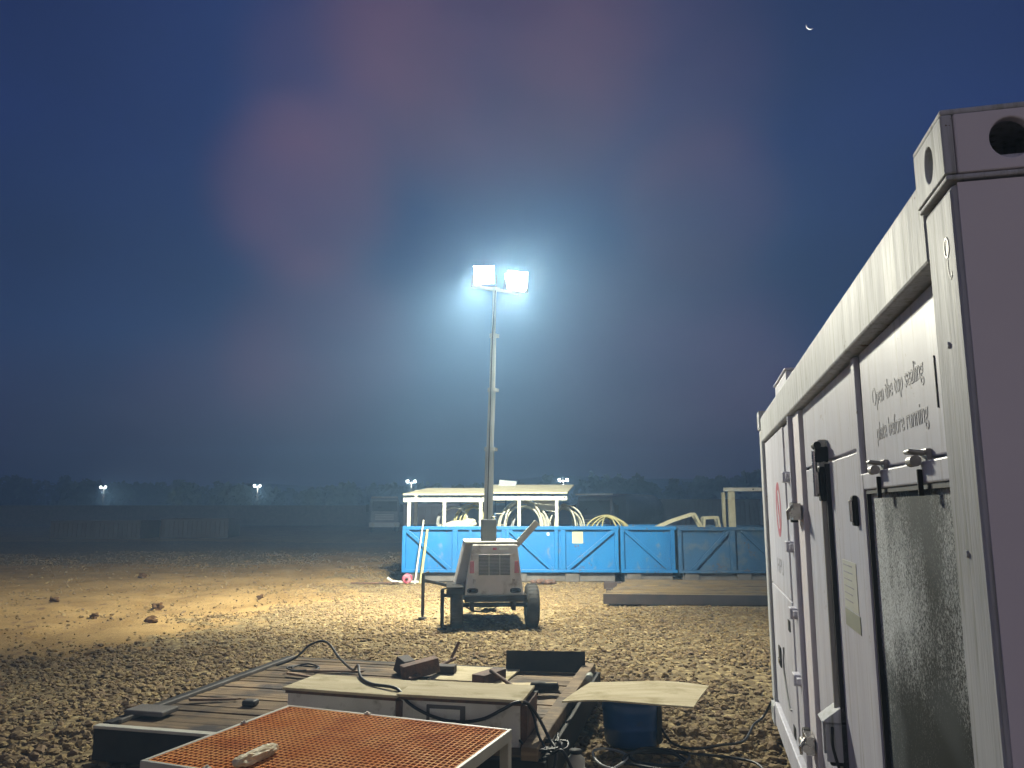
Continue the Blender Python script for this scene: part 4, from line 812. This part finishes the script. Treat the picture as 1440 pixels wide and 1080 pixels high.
# ------------------------------------------------------------------ background
def truck(loc, yaw, m_, label, body='box', sc=1.0):
    o = empty('truck', loc, R(yaw), label, 'truck'); o.scale = (sc,)*3
    MB().hexa([(-1.1, 0, .75), (1.1, 0, .75), (1.1, 1.9, .75), (-1.1, 1.9, .75)], [(-1.05, .25, 2.6), (1.05, .25, 2.6), (1.05, 1.9, 2.75), (-1.05, 1.9, 2.75)]).build('cab', m_, o, .08)
    ys = lambda z: (z-.75)*.135
    MB().hexa([(-.95, ys(1.65)-.02, 1.65), (.95, ys(1.65)-.02, 1.65), (.95, ys(1.65)+.02, 1.65), (-.95, ys(1.65)+.02, 1.65)], [(-.92, ys(2.4)-.02, 2.4), (.92, ys(2.4)-.02, 2.4), (.92, ys(2.4)+.02, 2.4), (-.92, ys(2.4)+.02, 2.4)]).build('windscreen', M['glassd'], o)
    q = MB()
    for k in range(4): q.bx(-.7, .7, ys(1.0+.12*k)-.05, ys(1.0+.12*k)+.02, 1.0+.12*k, 1.05+.12*k)
    q.build('grille', M['galv'], o); MB().bx(-1.15, 1.15, -.12, .1, .45, .8).build('bumper', M['galv'], o, .04); MB().bx(-1.0, 1.0, -.05, .4, 2.68, 2.76).build('sun_visor', M['galv'], o)
    for x in (-.85, .85): MB().lathe([(0, -.05), (.11, -.04), (.13, 0)], (x, -.12, .63), 14, 'y').build('headlight', M['cream2'], o)
    for x in (-1.3, 1.3): MB().bx(x-.1, x+.1, .2, .3, 1.6, 2.15).beam((x, .25, 2.1), (x*.8, .4, 2.3), .03, .03).build('mirror', M['black'], o)
    for y in (1.0, 4.6, 5.7):
        for x in (-1.0, 1.0): MB().lathe([(0, -.14), (.35, -.14), (.5, -.1), (.5, .1), (.35, .14), (0, .14)], (x, y, .5), 24, 'x').build('wheel', M['rubber'], o)
    MB().bx(-.5, .5, 1.9, 7, .7, .95).build('chassis', M['black'], o)
    if body == 'box': MB().bx(-1.15, 1.15, 2.15, 7.2, 1.0, 2.5).build('cargo_body', m_, o, .03)
    else: MB().lathe([(0, 2.2), (.8, 2.25), (.95, 2.5), (.95, 6.9), (.8, 7.1), (0, 7.15)], (0, 0, 1.85), 28, 'y').build('tank', m_, o)
    return o
truck((-9.75, 60, -.1), 10, M['ltruck'], 'faint grey truck facing the yard, left of the canopy')
truck((3.9, 38, -.05), -35, M['dtruck'], 'dark truck standing beyond the right end of the cream canopy', 'tank', .92)
def steelbox(loc, yaw, size, m_, label, name='shipping_container'):
    o = empty(name, loc, R(yaw), label, 'container'); w, d, h = size; q = MB()
    n_ = int(w/.28)
    for k in range(n_): q.bx(.1+k*(w-.2)/n_, .1+(k+.5)*(w-.2)/n_, .01, .05, .12, h-.12)
    q.bx(.05, w-.05, .05, d-.05, .05, h-.05); q.build('body', m_, o)
    MB().bx(0, w, 0, .12, h-.12, h).bx(0, w, 0, .12, 0, .12).bx(0, .12, 0, .12, .12, h-.12).bx(w-.12, w, 0, .12, .12, h-.12).bx(0, .12, .12, d-.12, h-.12, h).bx(w-.12, w, .12, d-.12, h-.12, h).bx(0, w, d-.12, d, h-.12, h).build('frame', m_, o, .01)
    return o
steelbox((-27, 46, 0), -3, (5.4, 2.4, 1.05), M['container2'], 'low brown open skip far left beyond the sandy track', 'low_skip')
steelbox((-21, 47, 0), 2, (4.0, 2.4, 1.15), M['container2'], 'low brown skip to the right of the other, beyond the track', 'low_skip')
steelbox((8.5, 45, 0), 8, (6.1, 2.44, 2.3), M['dtruck'], 'dark container far behind the darkened blue bin')
steelbox((-5.0, 36, 0), 0, (2.6, 2.4, 2.0), M['dtruck'], 'small dark cabin seen between the left canopy posts')
# low wall along the far side
o = empty('boundary_wall', (-75, 78, 0), 0, 'long low pale wall along the far side of the yard', 'wall')
MB().bx(0, 120, 0, .3, 0, 1.9).build('wall_face', M['skid'], o); MB().bx(-.05, 120.05, -.06, .36, 1.9, 2.05).build('coping', M['skid'], o)
# far-off wood behind the yard
g = np.random.default_rng(21); V_, F_ = [], []
for k in range(420):
    x = g.uniform(-165, 165); y = g.uniform(135, 175); h = g.uniform(5.4, 6.8)*(1.0+.15*math.sin(x*.045)+.06*math.sin(x*.17)); cw = g.uniform(1.8, 3.6)
    nl = 260; ph = g.uniform(0, 6.283, nl); cz = g.uniform(0, 1, nl); rr = cw*np.sqrt(g.random(nl))*np.sin(np.pi*np.clip(cz*.85+.12, 0, 1))**.6
    cx = x+rr*np.cos(ph); cy = y+rr*np.sin(ph); zz = h*(.12+.88*cz)+g.normal(0, .3, nl)
    for i in range(nl):
        r_ = g.uniform(.35, .75); d1 = g.normal(size=3); d1 /= np.linalg.norm(d1); d2 = np.cross(d1, g.normal(size=3)); d2 /= np.linalg.norm(d2)
        c = np.array([cx[i], cy[i], zz[i]]); n0 = len(V_); V_ += [c+d1*r_, c+d2*r_*.7, c-d1*r_, c-d2*r_*.7]; F_.append((n0, n0+1, n0+2, n0+3))
    n0 = len(V_); V_ += [np.array([x+a*.15, y+b_*.15, zq]) for zq in (0, h*.7) for a, b_ in ((-1,-1),(1,-1),(1,1),(-1,1))]; F_ += [(n0, n0+1, n0+5, n0+4), (n0+1, n0+2, n0+6, n0+5), (n0+2, n0+3, n0+7, n0+6), (n0+3, n0, n0+4, n0+7)]
me = bpy.data.meshes.new('far_wood'); me.from_pydata([tuple(v) for v in V_], [], F_); me.materials.append(M['leaf']); o = bpy.data.objects.new('far_wood', me); COL.objects.link(o); tag(o, 'dark mass of trees along the horizon behind the yard', 'trees', kind='stuff')
# low hills
hx = np.linspace(-165, 165, 120); hy = np.linspace(215, 282, 14); HX, HY = np.meshgrid(hx, hy)
HZ = np.maximum(0, np.sin((HY-213)/70*np.pi))*(9.5+1.5*np.sin(HX*.021+1)+1.0*np.sin(HX*.055)+.5*np.sin(HX*.13))-.3
me = bpy.data.meshes.new('hills'); idx = np.arange(HX.size).reshape(HX.shape); me.from_pydata(np.stack([HX, HY, HZ], -1).reshape(-1, 3).tolist(), [], np.stack([idx[:-1,:-1], idx[:-1,1:], idx[1:,1:], idx[1:,:-1]], -1).reshape(-1, 4).tolist()); me.polygons.foreach_set('use_smooth', [True]*len(me.polygons)); me.materials.append(M['leaf']); o = bpy.data.objects.new('hills', me); COL.objects.link(o); o['kind'] = 'structure'

# crescent moon: a sphere lit from one side
bm = bmesh.new(); bmesh.ops.create_uvsphere(bm, u_segments=48, v_segments=24, radius=5.3); me = bpy.data.meshes.new('moon'); bm.to_mesh(me); bm.free()
me.polygons.foreach_set('use_smooth', [True]*len(me.polygons)); o = bpy.data.objects.new('moon', me); COL.objects.link(o); dm_ = skydir(1140, 35); o.location = Vector((0, 0, 1.8))+dm_*1100
m = bpy.data.materials.new('moon_surface'); m.use_nodes = True; t = m.node_tree; n = t.nodes; l = t.links; n.remove(n['Principled BSDF'])
ge = n.new('ShaderNodeNewGeometry'); dt = n.new('ShaderNodeVectorMath'); dt.operation = 'DOT_PRODUCT'; l.new(ge.outputs['Normal'], dt.inputs[0]); dt.inputs[1].default_value = ((lambda q: (q-dm_*q.dot(dm_)).normalized())(Vector((-.5, 0, -.8)))*.62+dm_*.78)
e = n.new('ShaderNodeEmission'); e.inputs[0].default_value = (1, .97, .88, 1); l.new(mathn(t, 'MULTIPLY', mathn(t, 'MULTIPLY', dt.outputs['Value'], 3, clamp=True), 3.0), e.inputs[1])
tb = n.new('ShaderNodeBsdfTransparent'); ms = n.new('ShaderNodeMixShader'); l.new(mathn(t, 'MULTIPLY', mathn(t, 'GREATER_THAN', dt.outputs['Value'], 0.0), mathn(t, 'SUBTRACT', 1, ge.outputs['Backfacing'])), ms.inputs[0]); l.new(tb.outputs[0], ms.inputs[1]); l.new(e.outputs[0], ms.inputs[2])
l.new(ms.outputs[0], n['Material Output'].inputs[0]); me.materials.append(m); tag(o, 'thin bright crescent moon high in the right of the sky', 'moon')

# ------------------------------------------------------------------ haze
b = MB().bx(-178, 178, -30, 300, -1.5, 24); m = bpy.data.materials.new('haze_air'); m.use_nodes = True; t = m.node_tree; n = t.nodes; n.remove(n['Principled BSDF'])
pv = n.new('ShaderNodeVolumePrincipled'); pv.inputs['Color'].default_value = (.38, .66, 1, 1); pv.inputs['Density'].default_value = .0062; pv.inputs['Anisotropy'].default_value = .35
t.links.new(pv.outputs[0], n['Material Output'].inputs['Volume']); hz = b.build('haze', m); hz['kind'] = 'stuff'
